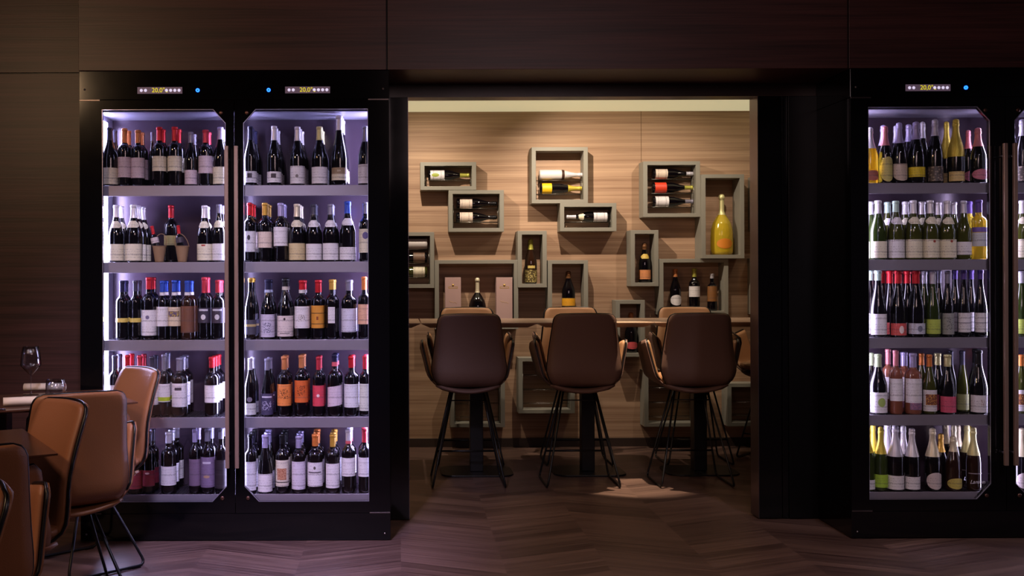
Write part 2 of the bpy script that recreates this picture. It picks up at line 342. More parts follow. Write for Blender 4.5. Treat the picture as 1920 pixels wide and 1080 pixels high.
def cabinet(DOORW, cx, label, disp, strips):
    t = thing('wine_cabinet', label, 'wine cabinet', (cx, CD, 0), 0, 'black wine cabinets')
    xl, xr = -0.758, 0.758; B = BACKD - CD; T = JD - CD - 0.004; top = zh - 0.002
    ztop, zb = wz(186, CD), wz(961, CD)
    # carcass: sides, back, top and bottom round a hollow
    m = MB(); m.box(xl, xl+0.07, 0.03, T, zb, ztop); m.box(xr-0.07, xr, 0.03, T, zb, ztop)
    m.box(xl+0.07, xr-0.07, B+0.006, T, zb, ztop); m.box(xl+0.07, xr-0.07, 0.03, B+0.006, ztop-0.045, ztop); m.box(xl+0.07, xr-0.07, 0.03, B+0.006, zb, zb+0.04)
    part('carcass', m, BLACK, t)
    part('back_liner', MB().box(xl+0.07, xr-0.07, B, B+0.005, zb+0.041, ztop-0.046), INNER, t)
    for a in (xl+0.0705, xr-0.076): part('side_liner', MB().box(a, a+0.0055, 0.045, B-0.001, zb+0.041, ztop-0.046), SIDEIN, t)
    part('top_liner', MB().box(xl+0.077, xr-0.077, 0.045, B-0.001, ztop-0.052, ztop-0.046), SIDEIN, t)
    hdp = part('header_panel', MB().box(xl, xr, 0, T, ztop+0.002, top), BLACK, t, bevel=0.002)
    pl = part('plinth', MB().box(xl, xr, 0.0, T, 0.004, zb-0.002), BLACK, t, bevel=0.002)
    for sx in (xl+0.028, xr-0.028):
        for z, pp in ((ztop+0.052, hdp), (0.035, pl)):
            q = MB(); q.lathe([(0.0001, -0.004), (0.004, -0.0035), (0.0055, 0)], 12, (0,0,0), ax='Y', caps=False); part('screw', q, STEEL, pp, loc=(sx, 0, z))
    # displays
    for k, (dx, bx) in enumerate(disp):
        bz = wz(168, CD)
        q = MB(); q.box(-0.11, 0.11, -0.002, 0, -0.0165, 0.0165); b = part('display', q, LEDBAR, hdp, bevel=0.0015, loc=(dx, 0, bz))
        for i in (0, 1, 6, 7, 8, 9):
            q = MB(); q.lathe([(0.0075, 0), (0.006, -0.0028), (0.0001, -0.003)], 12, (0,0,0), ax='Y', caps=False)
            part('led_dot', q, LEDD, b, loc=(-0.0905 + i*0.0205, -0.002, 0))
        text_child('20,0°c', 0.031, b, (0.0, -0.003, 0.0), LEDY, 'digits')
        q = MB(); q.lathe([(0.0095, 0), (0.0095, -0.004), (0.0035, -0.004), (0.0035, 0)], 20, (0,0,0), ax='Y', caps=False)
        part('power_button', q, LEDB, hdp, loc=(bx, 0, bz))
    # shelves
    for k, z in enumerate(SHZ):
        s = part('shelf', MB().box(xl+0.078, xr-0.078, 0.062, B-0.004, z-0.012, z-0.004), mat('shelf_plate', (60, 55, 64), 0.3, 0.6), t)
        part('price_rail', MB().box(xl+0.078, xr-0.078, 0.044, 0.052, z-0.052, z+0.0005), RAIL, s, bevel=0.001)
        m = MB(); x = xl+0.09
        while x < xr-0.085:
            m.box(x-0.0015, x+0.0015, 0.053, B-0.006, z-0.004, z-0.0006); x += 0.014
        for y in (0.06, 0.13, 0.20, 0.27): m.box(xl+0.08, xr-0.08, y-0.002, y+0.002, z-0.0065, z-0.0035)
        part('wire_rack', m, STEEL, s)
    # lights
    for sx, sg, wd in strips:
        part('led_strip', MB().box(sx-0.002, sx+0.002, 0.075, 0.075+wd, 0.2, ztop-0.08), LED if cx < 0 else LED2, t)
    # doors
    for k, (g0, g1) in enumerate(DOORW):
        o0, o1 = (xl+0.002, -0.0015) if k == 0 else (0.0015, xr-0.002)
        c = 0.075
        if k == 0:
            inn = [(g0, GB), (g1-c*0.93, GB), (g1, GB+c), (g1, GT-c*0.9), (g1-c*0.8, GT), (g0, GT)]
            out = [(o0, zb), (g1-c, zb), (o1, zb), (o1, ztop), (g1-c, ztop), (o0, ztop)]
        else:
            inn = [(g0+c*0.93, GB), (g1, GB), (g1, GT), (g0+c*0.8, GT), (g0, GT-c*0.9), (g0, GB+c)]
            out = [(g0+c, zb), (o1, zb), (o1, ztop), (g0+c, ztop), (o0, ztop), (o0, zb)]
        d = part('door', MB().ring(out, inn, 0.0, 0.028), BLACK, t)
        part('pane', MB().prism([(x, z) for x, z in inn], 0.006, 0.010), PANE, d)
        # bright edge round the pane
        e = MB(); e.ring([(x, z) for x, z in inn], [(x + (0.0022 if x < (g0+g1)/2 else -0.0022), z + (0.0022 if z < 1 else -0.0022)) for x, z in inn], 0.001, 0.005)
        part('glazing_bead', e, mat('bright_bead', (190, 185, 205), 0.3, 0.8), d)
        hx = g1 + 0.0125 if k == 0 else g0 - 0.027
        if cx > 1: hx = g1 + 0.042 if k == 0 else g0 - 0.03
        z0, z1 = wz(873, CD), wz(275, CD)
        h = MB(); h.box(hx-0.0095, hx+0.0095, -0.062, -0.046, z0, z1)
        hh = part('handle', h, HANDLE, d, bevel=0.002)
        for z in (z0+0.06, z1-0.06):
            q = MB(); q.lathe([(0.006, -0.046), (0.006, 0)], 10, (hx, 0, z), ax='Y'); part('standoff', q, STEEL, hh)
        bx = g1 - 0.022 if k == 0 else g0 + 0.018
        for z in (GT-0.018, GB+0.018):
            q = MB(); q.lathe([(0.0001, -0.005), (0.006, -0.005), (0.010, -0.003), (0.010, 0)], 14, (0,0,0), ax='Y', caps=False); part('bolt', q, mat('dull_bronze', (120, 88, 78), 0.35, 0.9), d, loc=(bx, 0, z))
        ex = o0+0.05 if k == 0 else o1-0.05
        for z, pp in ((ztop+0.0, 0), (zb, 1)):
            part('hinge', MB().box(ex-0.05, ex+0.05, -0.003, 0.001, z-0.004, z+0.003), mat('hinge_steel', (110, 100, 100), 0.3, 0.9), d, bevel=0.001)
    return t
CX1, CX2 = wx(440, CD), 2.962
SX = 0.681
cabinet(DW1, CX1, 'black double-door wine cabinet behind the dining chairs, mostly red wine', ((wx(301, CD)-CX1, wx(372, CD)-CX1), (wx(578, CD)-CX1, wx(505, CD)-CX1)), ((-SX+.002, 1, 0.13), (SX-.002, -1, 0.13), (0.0, 1, 0.05)))
cabinet(DW2, CX2, 'black double-door wine cabinet at right edge, holding champagne and white wine', ((wx(1741, CD)-CX2, wx(1812, CD)-CX2), (0.36, 0.22)), ((-SX+.002, 1, 0.09), (SX-.002, -1, 0.09), (0.0, 1, 0.04)))

# ------------------------------------------------------------------ bottles
PROF = {
 'bord': [(0,.90),(.012,1),(.60,1),(.655,.97),(.69,.86),(.715,.66),(.74,.46),(.77,.40),(.95,.385),(.955,.44),(.985,.44),(1,.40)],
 'burg': [(0,.90),(.012,1),(.46,1),(.52,.96),(.59,.83),(.66,.66),(.72,.51),(.78,.41),(.84,.37),(.95,.35),(.955,.40),(.985,.40),(1,.37)],
 'flute': [(0,.90),(.012,1),(.38,1),(.46,.94),(.56,.79),(.66,.60),(.74,.47),(.80,.41),(.95,.39),(.955,.45),(.985,.45),(1,.42)],
 'champ': [(0,.88),(.015,1),(.44,1),(.51,.96),(.58,.84),(.66,.66),(.74,.48),(.80,.39),(.88,.345),(.90,.40),(.93,.40),(.935,.36),(.965,.38),(.99,.33),(1,.18)],
 'decanter': [(0,.80),(.03,.96),(.12,1),(.32,1),(.42,.96),(.52,.82),(.60,.58),(.66,.36),(.70,.25),(.74,.215),(.92,.20),(.925,.26),(.95,.26),(.98,.24),(1,.15)],
}
def rad(ty, t):
    p = PROF[ty]
    for (a, ra), (b, rb) in zip(p, p[1:]):
        if t <= b: return ra + (rb-ra)*((t-a)/(b-a) if b > a else 0)
    return p[-1][1]
CAPC = {'red':(190,30,40),'pinkred':(190,52,66),'white':(222,216,222),'cream':(222,210,180),'gold':(196,150,60),'copper':(196,124,76),'grey':(132,128,146),'darkgrey':(64,62,78),
 'navy':(34,32,64),'blue':(50,82,180),'lilac':(168,158,196),'black':(18,16,20),'yellow':(206,184,70),'orange':(214,124,60),'silver':(196,192,204),'mint':(176,200,186),'purple':(84,62,130),
 'paleyellow':(214,206,150),'pink':(208,130,138),'brown':(120,80,50),'limegold':(180,176,80),'palegreen':(176,190,150)}
CAPWORD = {'pinkred':'pink-red-capped','darkgrey':'dark-grey-capped','paleyellow':'pale-yellow-capped','limegold':'yellow-capped','palegreen':'pale-green-capped'}
GLS = {'dark':((10,7,12),.06,0),'green':((40,52,18),.08,0),'olive':((58,60,20),.08,0),'yellow':((236,206,60),.05,.5),'rose':((150,90,70),.06,0.4),'white':((206,198,196),.35,0),'brown':((40,22,14),.07,0)}
GW = {'dark':'dark','green':'green','olive':'olive-green','yellow':'clear yellow','rose':'rosé','white':'white','brown':'brown'}
_mc = {}
def cached(key, fn):
    if key not in _mc: _mc[key] = fn()
    return _mc[key]
def bottle_parts(ty, H, R, gls, cap, capz, labs, crest, extra, parent, seg=20):
    H = round(H, 3); R = round(R, 4); capz = round(capz, 2)
    ts = sorted(set([a for a, _ in PROF[ty]] + [i/18 for i in range(19)]))
    g = GLS[gls]
    gm = mat('bottle_glass_' + gls, g[0], g[1], 0, 0.6, coat=0.3, trans=g[2], bscale=20)
    me = cached(('g', ty, H, R, gls), lambda: MB().lathe([(rad(ty, t)*R, t*H) for t in ts], seg).mesh('glass_body', gm))
    obj('glass_body', me, parent)
    if cap:
        foil = ty in ('champ', 'decanter')
        cm = mat('capsule_' + cap, CAPC[cap], 0.38, 0.35 if not foil else 0.45, bump=0.6 if foil else 0.0, bscale=260 if foil else 60)
        def mk():
            tt = sorted(set([capz] + [t for t in ts if t > capz] + [1.0]))
            pr = [(rad(ty, t)*R + 0.0009, t*H) for t in tt]; pr += [(rad(ty, 1)*R*0.6, H+0.0016), (0.0002, H+0.0018)]
            return MB().lathe(pr, seg, caps=False).mesh('capsule', cm)
        obj('capsule', cached(('c', ty, H, R, cap, capz), mk), parent)
    def patch(name, z0, z1, arc, m, off=0.0008, shape='rect', xo=0.0):
        def mk():
            nu, nv = 16, 18 if shape not in ('rect', 'slant') else max(2, int((z1-z0)*12)); vs = []; fs = []
            for lay in (0, 1):
                for j in range(nv+1):
                    v = j/nv; t = z0 + (z1-z0)*v
                    k = 1.0
                    if shape == 'oval': k = math.sqrt(max(0.02, 1-(2*v-1)**2))
                    if shape == 'shield': k = min(1, 0.15 + 1.6*math.sqrt(max(0, v)))
                    if shape == 'crest': k = (0.55 + 0.45*math.sin(PI*min(1, v*1.1)))
                    if shape == 'point': k = min(1.0, 0.1 + 2.2*v)
                    for i in range(nu+1):
                        a = -PI/2 + xo + arc*k*(i/nu - 0.5); tz = t + (0.05*(i/nu-0.5) if shape == 'slant' else 0)
                        rr = rad(ty, tz)*R + (off if lay else off*0.3)
                        vs.append((rr*math.cos(a), rr*math.sin(a), tz*H))
            K = (nu+1)*(nv+1)
            for j in range(nv):
                for i in range(nu):
                    a = j*(nu+1)+i; fs.append((K+a, K+a+1, K+a+nu+2, K+a+nu+1)); fs.append((a, a+nu+1, a+nu+2, a+1))
            return MB().add(vs, fs, 0, True).mesh(name, m)
        return obj(name, cached((name, ty, H, R, z0, z1, arc, m.name, shape, off, xo), mk), parent)
    for (z0, z1, c, sh, kind) in labs:
        m = print_mat(c) if kind == 'p' else art_mat(c[0], c[1]) if kind == 'a' else mat('label_plain', c, 0.5)
        patch('label', round(z0, 2), round(z1, 2), PI*0.92 if sh in ('rect', 'slant') else PI*0.8 if sh != 'small' else 1.1, m, shape='rect' if sh == 'small' else sh)
    if crest: patch('neck_label', 0.60, 0.72, 2.6, print_mat(crest), 0.0012, 'crest')
    if extra:
        for (kind, z0, z1, arc, c) in extra:
            if kind == 'ring': patch('neck_band', z0, z1, PI, mat('neck_band', c, 0.5), 0.0016)
            elif kind == 'band': patch('label_band', z0, z1, PI*0.9, mat('label_band', c, 0.5), 0.0014)
            elif kind == 'tag': patch('label_emblem', z0, z1, arc, mat('label_emblem', c, 0.5), 0.0014)
            elif kind == 'disc': patch('label_emblem', z0, z1, arc, mat('label_emblem', c, 0.5), 0.0014, 'oval')
            elif kind == 'art': patch('label_emblem', z0, z1, arc, art_mat(c[0], c[1], 160), 0.0014)
            elif kind == 'text': text_child(c[0], c[1], parent, (0, -R-0.0012, (z0+z1)/2*H), mat('label_ink', c[2], 0.5), 'lettering', c[3])
W = (222, 216, 220); WP = (206, 186, 196); CR = (222, 212, 186)
def row(ox, oy, sc, base, shelf, door, cab, items, xlim):
    """items: (x, top, type, halfwidth, glass, cap, cap_y, [(y0,y1,colour,shape,kind)], crest, extra, rear, word)"""
    D0, PIT = 5.108, 0.084
    z0 = SHZ[shelf] + 0.0005
    rows = {0: [], 1: [], 2: []}
    for it in items:
        x, top, ty, hw, gls, cap, cy, labs, crest, extra, rear, rw = it
        k0 = rw
        d = D0 + PIT*k0
        P = at(ox + x/sc, oy + top/sc, d); R = hw/sc*d/F
        R = min(R, 0.0415)
        H = max(0.2, P.z - z0)
        fy = lambda y: max(0.02, (at(ox, oy + y/sc, d - R).z - z0)/H)
        capz = fy(cy) if cap else 1
        L = [(max(0.03, (at(ox, oy+b/sc, d-R).z - z0)/H), (at(ox, oy+a/sc, d-R).z - z0)/H, c, sh, kd) for a, b, c, sh, kd in labs]
        E = []
        for e in extra or []:
            E.append((e[0], fy(e[2]), fy(e[1]), e[3], e[4]))
        spec = dict(ty=ty, H=H, R=R, gls=gls, cap=cap, capz=capz, labs=L, crest=crest, extra=E)
        for q in range(rear+1):
            if k0+q > 2: break
            rows[k0+q].append(dict(spec, X=P.x + (random.uniform(-.004, .004) if q else 0)))
    for k in rows:
        r = sorted(rows[k], key=lambda b: b['X'])
        for b in r: b['X'] = min(max(b['X'], xlim[0]+b['R']+0.002), xlim[1]-b['R']-0.002)
        for _ in range(12):
            for a, b in zip(r, r[1:]):
                gap = b['X'] - a['X'] - (a['R']+b['R']) - 0.001
                if gap < 0:
                    a['X'] += gap/2; b['X'] -= gap/2
            for b in r: b['X'] = min(max(b['X'], xlim[0]+b['R']+0.002), xlim[1]-b['R']-0.002)
        for a, b in zip(r, r[1:]):
            gap = b['X'] - a['X'] - (a['R']+b['R']) - 0.001
            if gap < 0: a['R'] += gap/2; b['R'] += gap/2
        for n, b in enumerate(r):
            capw = (CAPWORD.get(b['cap']) or (b['cap'] + '-capped')) if b['cap'] else 'uncapped'
            if b['ty'] in ('champ', 'decanter') and b['cap']: capw = capw.replace('-capped', '-foiled')
            wordy = GW[b['gls']] if b['ty'] != 'champ' else 'champagne'
            lab = '%s %s bottle, %s row, %s from left, %s shelf, %s' % (capw, wordy, ('front', 'second', 'third')[k], ORD[n], ('top', 'second', 'third', 'fourth', 'bottom')[shelf], door)
            dd = D0 + PIT*k
            t = thing('champagne_bottle' if b['ty'] == 'champ' else 'wine_bottle', lab, 'champagne bottle' if b['ty'] == 'champ' else 'wine bottle', (b['X'], dd, z0), 0,
                      'bottles on the %s shelf of the %s wine cabinet' % (('top', 'second', 'third', 'fourth', 'bottom')[shelf], cab))
            bottle_parts(b['ty'], b['H'], b['R'], b['gls'], b['cap'], b['capz'], b['labs'], b['crest'], b['extra'], t, 20 if k == 0 else 16)
def I(x, top, ty, hw, gls, cap, cy, labs=(), crest=None, extra=None, rear=1, row=0): return (x, top, ty, hw, gls, cap, cy, labs, crest, extra, rear, row)
def P_(a, b, c=W, sh='rect', kd='p'): return [(a, b, c, sh, kd)]
LL = "left cabinet's left door"; LR = "left cabinet's right door"; RL = "right cabinet's left door"; RR = "right cabinet's right door"
XA = (CX1-SX+0.004, CX1-0.006); XB = (CX1+0.006, CX1+SX-0.004); XC = (CX2-SX+0.004, CX2-0.006); XD = (CX2+0.006, CX2+SX-0.004)
row(180, 190, 6.353, 1005, 0, LL, 'left', [
 I(183,315,'burg',95,'dark','darkgrey',460,P_(785,1000,CR)), I(330,325,'bord',78,'dark','copper',490,P_(660,905,WP)), I(490,345,'bord',80,'dark','copper',490,P_(670,915,WP)),
 I(645,370,'burg',45,'dark','grey',470,rear=0,row=1), I(755,308,'bord',83,'dark','red',465,P_(655,830,CR)), I(938,305,'bord',85,'dark','red',470,P_(655,830,CR)),
 I(1130,368,'burg',74,'dark','grey',490,P_(820,1000,WP)), I(1308,342,'bord',85,'dark','pinkred',490,P_(650,860,WP)), I(1480,312,'burg',88,'dark','lilac',455,P_(780,1000,CR))], XA)
sq = lambda a, b: [('tag', a, b, 0.7, (50, 34, 44))]
row(440, 190, 6.353, 1005, 0, LR, 'left', [
 I(187,300,'burg',76,'dark','navy',455,P_(835,965),None,sq(855,910),2), I(470,297,'burg',84,'dark','white',460,P_(835,965),None,sq(860,912),2),
 I(748,305,'burg',87,'dark','white',465,P_(768,985),None,[('disc',870,910,.4,(120,110,110))],2), I(1010,305,'burg',93,'dark','paleyellow',455,P_(780,985),rear=2),
 I(1245,172,'flute',92,'dark','silver',340,[(870,945,CR,'rect','p'),(790,866,(150,128,100),'rect','s')],None,[('text',800,860,0,('ZER',0.011,(235,225,200),0))],2),
 I(1555,300,'burg',85,'dark','grey',480,P_(755,990),rear=0)], XB)
row(180, 360, 7.2, 962, 1, LL, 'left', [
 I(275,180,'burg',100,'dark','white',340,P_(700,950,CR),CR), I(510,175,'burg',115,'dark','white',345,P_(700,955,CR),CR,rear=2),
 I(1015,180,'bord',95,'dark','red',345,P_(590,720,(150,136,84)),rear=0,row=2),
 I(1465,185,'burg',100,'dark','white',350,P_(705,945,CR),CR,[('tag',715,735,.5,(170,60,50))]), I(1660,170,'burg',92,'dark','grey',290,P_(700,940),CR,rear=1)], XA)
row(440, 360, 7.2, 958, 1, LR, 'left', [
 I(200,148,'bord',80,'dark','red',315,P_(525,810),None,[('disc',580,650,.5,(60,50,60))],2), I(408,150,'bord',92,'dark','gold',310,P_(535,755,(214,194,180)),rear=2), I(620,150,'bord',94,'dark','lilac',320,P_(475,730),rear=2),
 I(840,165,'burg',108,'dark','cream',335,P_(695,945,(204,184,138)),CR,rear=2), I(1068,165,'burg',106,'dark','darkgrey',305,P_(700,945),W,rear=1), I(1295,165,'burg',106,'dark','grey',305,P_(695,945),W),
 I(1525,130,'burg',110,'dark','blue',290,P_(745,940),W), I(1765,145,'bord',88,'dark','grey',300,P_(505,825,CR),None,[('disc',545,640,.9,(96,84,130))],0)], XB)
band = lambda a, b, c: [('band', a, b, 0, c)]
row(180, 500, 6.969, 968, 2, LL, 'left', [
 I(340,185,'bord',78,'dark','navy',330,(),None,band(675,730,(206,180,90))), I(515,185,'bord',72,'dark','darkgrey',330,(),None,band(675,730,(206,180,90))), I(717,140,'bord',95,'dark','red',300,P_(570,900),None,[('disc',640,690,.5,(110,100,130))]),
 I(893,185,'bord',76,'dark','blue',335,P_(530,785),None,[('ring',340,380,0,W)],1), I(1020,180,'bord',80,'dark','blue',335,[(530,785,(214,194,166),'rect','p')],None,[('ring',340,380,0,W),('art',585,660,2.0,((196,168,60),(90,70,96)))],1),
 I(1150,185,'bord',88,'brown','blue',335,P_(520,870,(110,66,44)),None,[('ring',340,380,0,W)],1),
 I(1415,140,'bord',84,'dark','pinkred',345,[(545,740,(52,44,60),'rect','p')],None,[('tag',560,585,1.4,(190,186,196)),('disc',630,700,.7,(214,210,214))]), I(1595,178,'bord',88,'dark','pinkred',350,[(545,740,(58,46,62),'rect','p')],None,[('tag',560,585,1.4,(190,186,196)),('disc',630,700,.7,(200,194,200))])], XA)
row(440, 500, 6.969, 965, 2, LR, 'left', [
 I(205,150,'burg',74,'dark','gold',205,[(700,890,(74,70,84),'rect','p')],None,band(755,785,(190,166,110))), I(430,170,'burg',92,'dark','navy',330,P_(625,925,(196,188,208)),None,[('ring',305,340,0,(180,186,210)),('art',735,870,1.2,((60,54,90),(190,184,205)))]),
 I(660,155,'burg',104,'dark','black',310,P_(645,915,(216,200,196)),None,[('ring',262,308,0,(200,190,180)),('disc',670,705,.25,(50,40,46)),('tag',870,880,1.3,(90,80,84))]), I(880,180,'bord',98,'dark','red',305,P_(525,805),None,[('ring',308,350,0,(214,206,206)),('art',630,720,.9,((120,110,110),(214,206,206)))]),
 I(1085,175,'bord',84,'dark','red',345,[(515,805,(206,140,50),'rect','s')],None,[('band',608,616,0,(40,26,20)),('band',748,756,0,(40,26,20)),('tag',655,700,.3,(130,60,24))]), I(1268,170,'bord',84,'dark','gold',310,[(530,740,W,'small','p')]),
 I(1490,175,'bord',96,'dark','grey',320,P_(555,865,(206,202,220))), I(1690,135,'bord',80,'dark','orange',310,P_(500,755,(220,170,140)),rear=1)], XB)
row(180, 645, 6.969, 968, 3, LL, 'left', [
 I(300,150,'bord',80,'dark','darkgrey',330,P_(540,800)), I(420,145,'bord',80,'dark','red',330,P_(540,800)), I(560,150,'bord',80,'dark','pinkred',330,P_(540,800)),
 I(720,165,'bord',78,'dark','darkgrey',350,P_(525,800)), I(855,135,'bord',78,'dark','grey',340,P_(525,760),None,band(700,750,(170,190,40))),
 I(1090,178,'bord',98,'dark','grey',360,P_(525,830),None,[('tag',575,612,.9,(70,60,70))],2), I(1515,170,'bord',95,'dark','red',320,P_(550,770),rear=2)], XA)
row(440, 645, 6.969, 965, 3, LR, 'left', [
 I(203,185,'burg',76,'dark','silver',345,P_(780,930,(206,204,196)),None,[('disc',695,760,.9,(120,110,120))]), I(425,190,'flute',78,'dark','grey',345,[(650,930,(60,54,84),'rect','p')],None,[('tag',685,705,1.8,(200,196,210)),('art',750,870,1.6,((180,176,200),(56,50,80)))]),
 I(648,160,'bord',90,'dark','copper',340,P_(530,815,(222,130,62)),None,[('art',590,720,1.2,((60,26,14),(214,124,60)))]), I(872,145,'bord',88,'dark','copper',320,P_(485,770,(204,96,36)),None,[('art',550,680,1.2,((50,22,14),(200,96,40)))]),
 I(1095,165,'bord',76,'dark','pinkred',345,P_(550,820,(204,60,78)),None,[('disc',660,700,.5,(230,200,200))]), I(1308,135,'bord',94,'dark','navy',300,[(560,820,(206,188,200),'slant','p')],None,[('ring',245,300,0,(206,92,104))]),
 I(1525,160,'bord',94,'dark','red',325,P_(530,835,(214,212,218))), I(1705,155,'bord',78,'dark','pinkred',340,P_(530,880,(206,206,196)))], XB)
row(180, 790, 6.75, 935, 4, LL, 'left', [
 I(300,130,'bord',90,'dark','darkgrey',290,P_(620,850,(190,84,96))), I(490,120,'bord',92,'dark','darkgrey',290,P_(635,860,(186,70,86)),None,[('disc',665,690,.7,(236,210,214))]), I(665,130,'bord',78,'dark','darkgrey',290,P_(630,830,(150,44,60)),None,[('disc',650,675,.7,(236,210,214))]),
 I(920,135,'bord',96,'dark','silver',295,P_(575,820),rear=2), I(1262,100,'bord',72,'dark','lilac',280,P_(485,825,(120,96,120)),rear=1), I(1415,95,'bord',88,'dark','grey',265,P_(460,845,(126,104,134)),None,[('disc',690,725,.9,(176,140,110)),('tag',520,545,1.2,(200,190,200))],1),
 I(1570,90,'bord',80,'dark','grey',235,P_(500,860,(44,32,38)),rear=1)], XA)
row(440, 790, 6.75, 935, 4, LR, 'left', [
 I(198,165,'bord',74,'dark','black',230,P_(520,880),rear=2), I(385,170,'flute',92,'dark','lilac',350,P_(670,910),rear=2), I(602,165,'bord',82,'dark','black',300,P_(500,830,(214,204,186)),None,[('art',600,745,1.5,((140,70,46),(190,140,110))),('band',770,780,0,(40,30,34))],2),
 I(808,185,'bord',86,'dark','lilac',350,P_(515,865,(210,200,214)),rear=2), I(1018,160,'bord',96,'dark','orange',330,P_(530,830),None,[('disc',575,615,.3,(90,80,80)),('tag',645,660,1.8,(90,80,90))],2), I(1240,165,'bord',86,'dark','gold',335,[(540,850,W,'rect','p')],rear=2),
 I(1440,105,'bord',86,'dark','silver',300,P_(475,705),None,[('ring',262,300,0,(200,90,100))],1), I(1645,95,'bord',82,'dark','pinkred',285,P_(470,705),rear=1)], XB)
# right cabinet
row(1610, 190, 6.194, 940, 0, RL, 'right', [
 I(130,305,'champ',88,'yellow','white',540,[(800,920,(190,110,90),'oval','p')],rear=1), I(320,290,'champ',76,'dark','pink',510,[(640,930,(206,196,120),'oval','p')],rear=0), I(455,250,'champ',84,'dark','lilac',480,[(720,920,(204,186,170),'shield','p')]),
 I(515,285,'champ',70,'dark','silver',480,rear=0,row=1), I(665,240,'champ',94,'dark','lilac',440,[(760,875,(222,196,30),'rect','p')]), I(745,250,'champ',70,'dark','cream',460,rear=0,row=2),
 I(885,212,'champ',88,'dark','silver',400,[(755,935,((150,134,120),(74,64,60)),'rect','a')]), I(993,240,'champ',75,'dark','yellow',640,rear=0,row=1), I(1128,208,'champ',88,'dark','yellow',640,P_(815,930,(214,186,120))),
 I(1262,315,'champ',66,'dark','pinkred',520,rear=0,row=1), I(1385,310,'champ',88,'dark','pink',520,[(790,915,(206,120,140),'oval','p')]), I(1480,360,'champ',60,'dark','pink',540,rear=0,row=1)], XC)
row(1610, 360, 6.194, 783, 1, RL, 'right', [
 I(225,100,'burg',92,'green','white',250,P_(575,765,CR)), I(430,105,'burg',92,'olive','mint',230,P_(555,775),W,rear=1), I(632,100,'burg',94,'olive','white',250,P_(555,775,CR),CR), I(830,100,'burg',94,'olive','white',250,P_(555,775,CR),CR,[('disc',560,590,.3,(150,60,50))]),
 I(1028,105,'burg',94,'olive','white',250,P_(555,775,CR),CR,[('disc',560,590,.3,(150,60,50))]), I(1218,105,'burg',82,'olive','silver',250,P_(580,735)), I(1395,95,'bord',84,'yellow','purple',240,[(475,635,(190,190,196),'rect','p'),(415,470,(110,84,160),'rect','s')],None,None,1)], XC)
row(1610, 495, 6.194, 850, 2, RL, 'right', [
 I(225,75,'flute',90,'dark','mint',190,P_(585,825)), I(455,80,'flute',88,'dark','red',230,P_(695,830,(206,84,80)),None,[('disc',720,810,.6,(236,214,210))],2), I(665,80,'flute',94,'dark','red',230,P_(690,820,(196,196,210)),None,[('disc',720,790,.6,(120,120,140))],2),
 I(860,85,'flute',78,'green','silver',230,P_(645,815,(180,196,84)),rear=2), I(1032,80,'flute',66,'dark','grey',230,P_(575,820,(150,150,146)),None,[('art',630,770,1.2,((84,84,84),(150,150,146)))],2), I(1220,70,'flute',68,'dark','purple',185,P_(575,795),None,[('band',686,692,0,(60,50,70))]), I(1415,70,'flute',68,'dark','purple',185,P_(575,795),None,[('band',686,692,0,(60,50,70))])], XC)
row(1610, 640, 6.194, 850, 3, RL, 'right', [
 I(225,150,'burg',96,'dark','palegreen',305,P_(595,845),None,[('disc',660,765,.9,(150,170,90))]), I(430,105,'bord',72,'rose','pink',290,P_(440,700)), I(630,140,'bord',92,'rose','lilac',310,P_(440,720),None,[('art',720,800,1.6,((170,110,130),(120,90,120)))],1),
 I(820,155,'burg',78,'olive','orange',300,P_(570,820),None,[('art',620,745,1.9,((206,150,70),(110,60,50)))],1), I(1030,155,'flute',88,'dark','paleyellow',300,P_(650,835,(206,84,112)),rear=1), I(1130,110,'burg',66,'dark','darkgrey',280,rear=0,row=1),
 I(1215,110,'flute',66,'olive','darkgrey',280,P_(620,810,(150,150,100)),rear=0,row=1), I(1388,105,'flute',96,'dark','black',280,P_(630,830),None,[('art',680,760,.5,((150,110,110),(214,206,206)))],1)], XC)
row(1610, 785, 6.194, 852, 4, RL, 'right', [
 I(120,95,'champ',76,'green','yellow',400,P_(715,830)), I(255,95,'champ',74,'green','yellow',420,P_(655,800,(160,196,60))), I(410,75,'champ',92,'dark','silver',450,P_(670,830)), I(618,110,'champ',84,'dark','white',450,P_(680,830)),
 I(858,110,'champ',88,'dark','cream',455,[(635,830,(206,190,190),'oval','p')],rear=0), I(958,175,'champ',74,'dark','gold',400,rear=0,row=1), I(1098,205,'champ',88,'brown','cream',400,[(700,825,(196,180,90),'oval','p')],rear=0),
 I(1140,75,'champ',74,'dark','cream',330,rear=1,row=1), I(1332,100,'champ',78,'brown','paleyellow',440,(),None,[('tag',640,650,2.4,(150,140,150)),('text',700,780,0,('Lanson',0.026,(226,220,230),0.35))]), I(1270,75,'champ',66,'dark','cream',330,rear=0,row=2), I(1460,85,'champ',66,'green','yellow',330,rear=0,row=2)], XC)
row(1610, 190, 6.194, 940, 0, RR, 'right', [I(1900,212,'champ',86,'dark','silver',400,[(755,935,((150,134,120),(74,64,60)),'rect','a')]), I(2110,240,'champ',86,'dark','lilac',440,P_(760,875,(222,196,30)))], XD)
row(1610, 360, 6.194, 783, 1, RR, 'right', [I(1900,100,'burg',92,'olive','white',250,P_(555,775,CR),CR), I(2110,100,'burg',92,'olive','white',250,P_(555,775,CR),CR)], XD)
row(1610, 495, 6.194, 850, 2, RR, 'right', [I(1890,85,'flute',86,'green','silver',230,P_(645,815,(180,196,84))), I(2090,85,'flute',80,'dark','grey',230,P_(645,815))], XD)
row(1610, 640, 6.194, 850, 3, RR, 'right', [I(1885,155,'burg',86,'olive','orange',300,P_(570,820),None,[('art',620,745,1.9,((206,150,70),(110,60,50)))]), I(2090,155,'flute',86,'dark','paleyellow',300,P_(650,835,(206,84,112)))], XD)
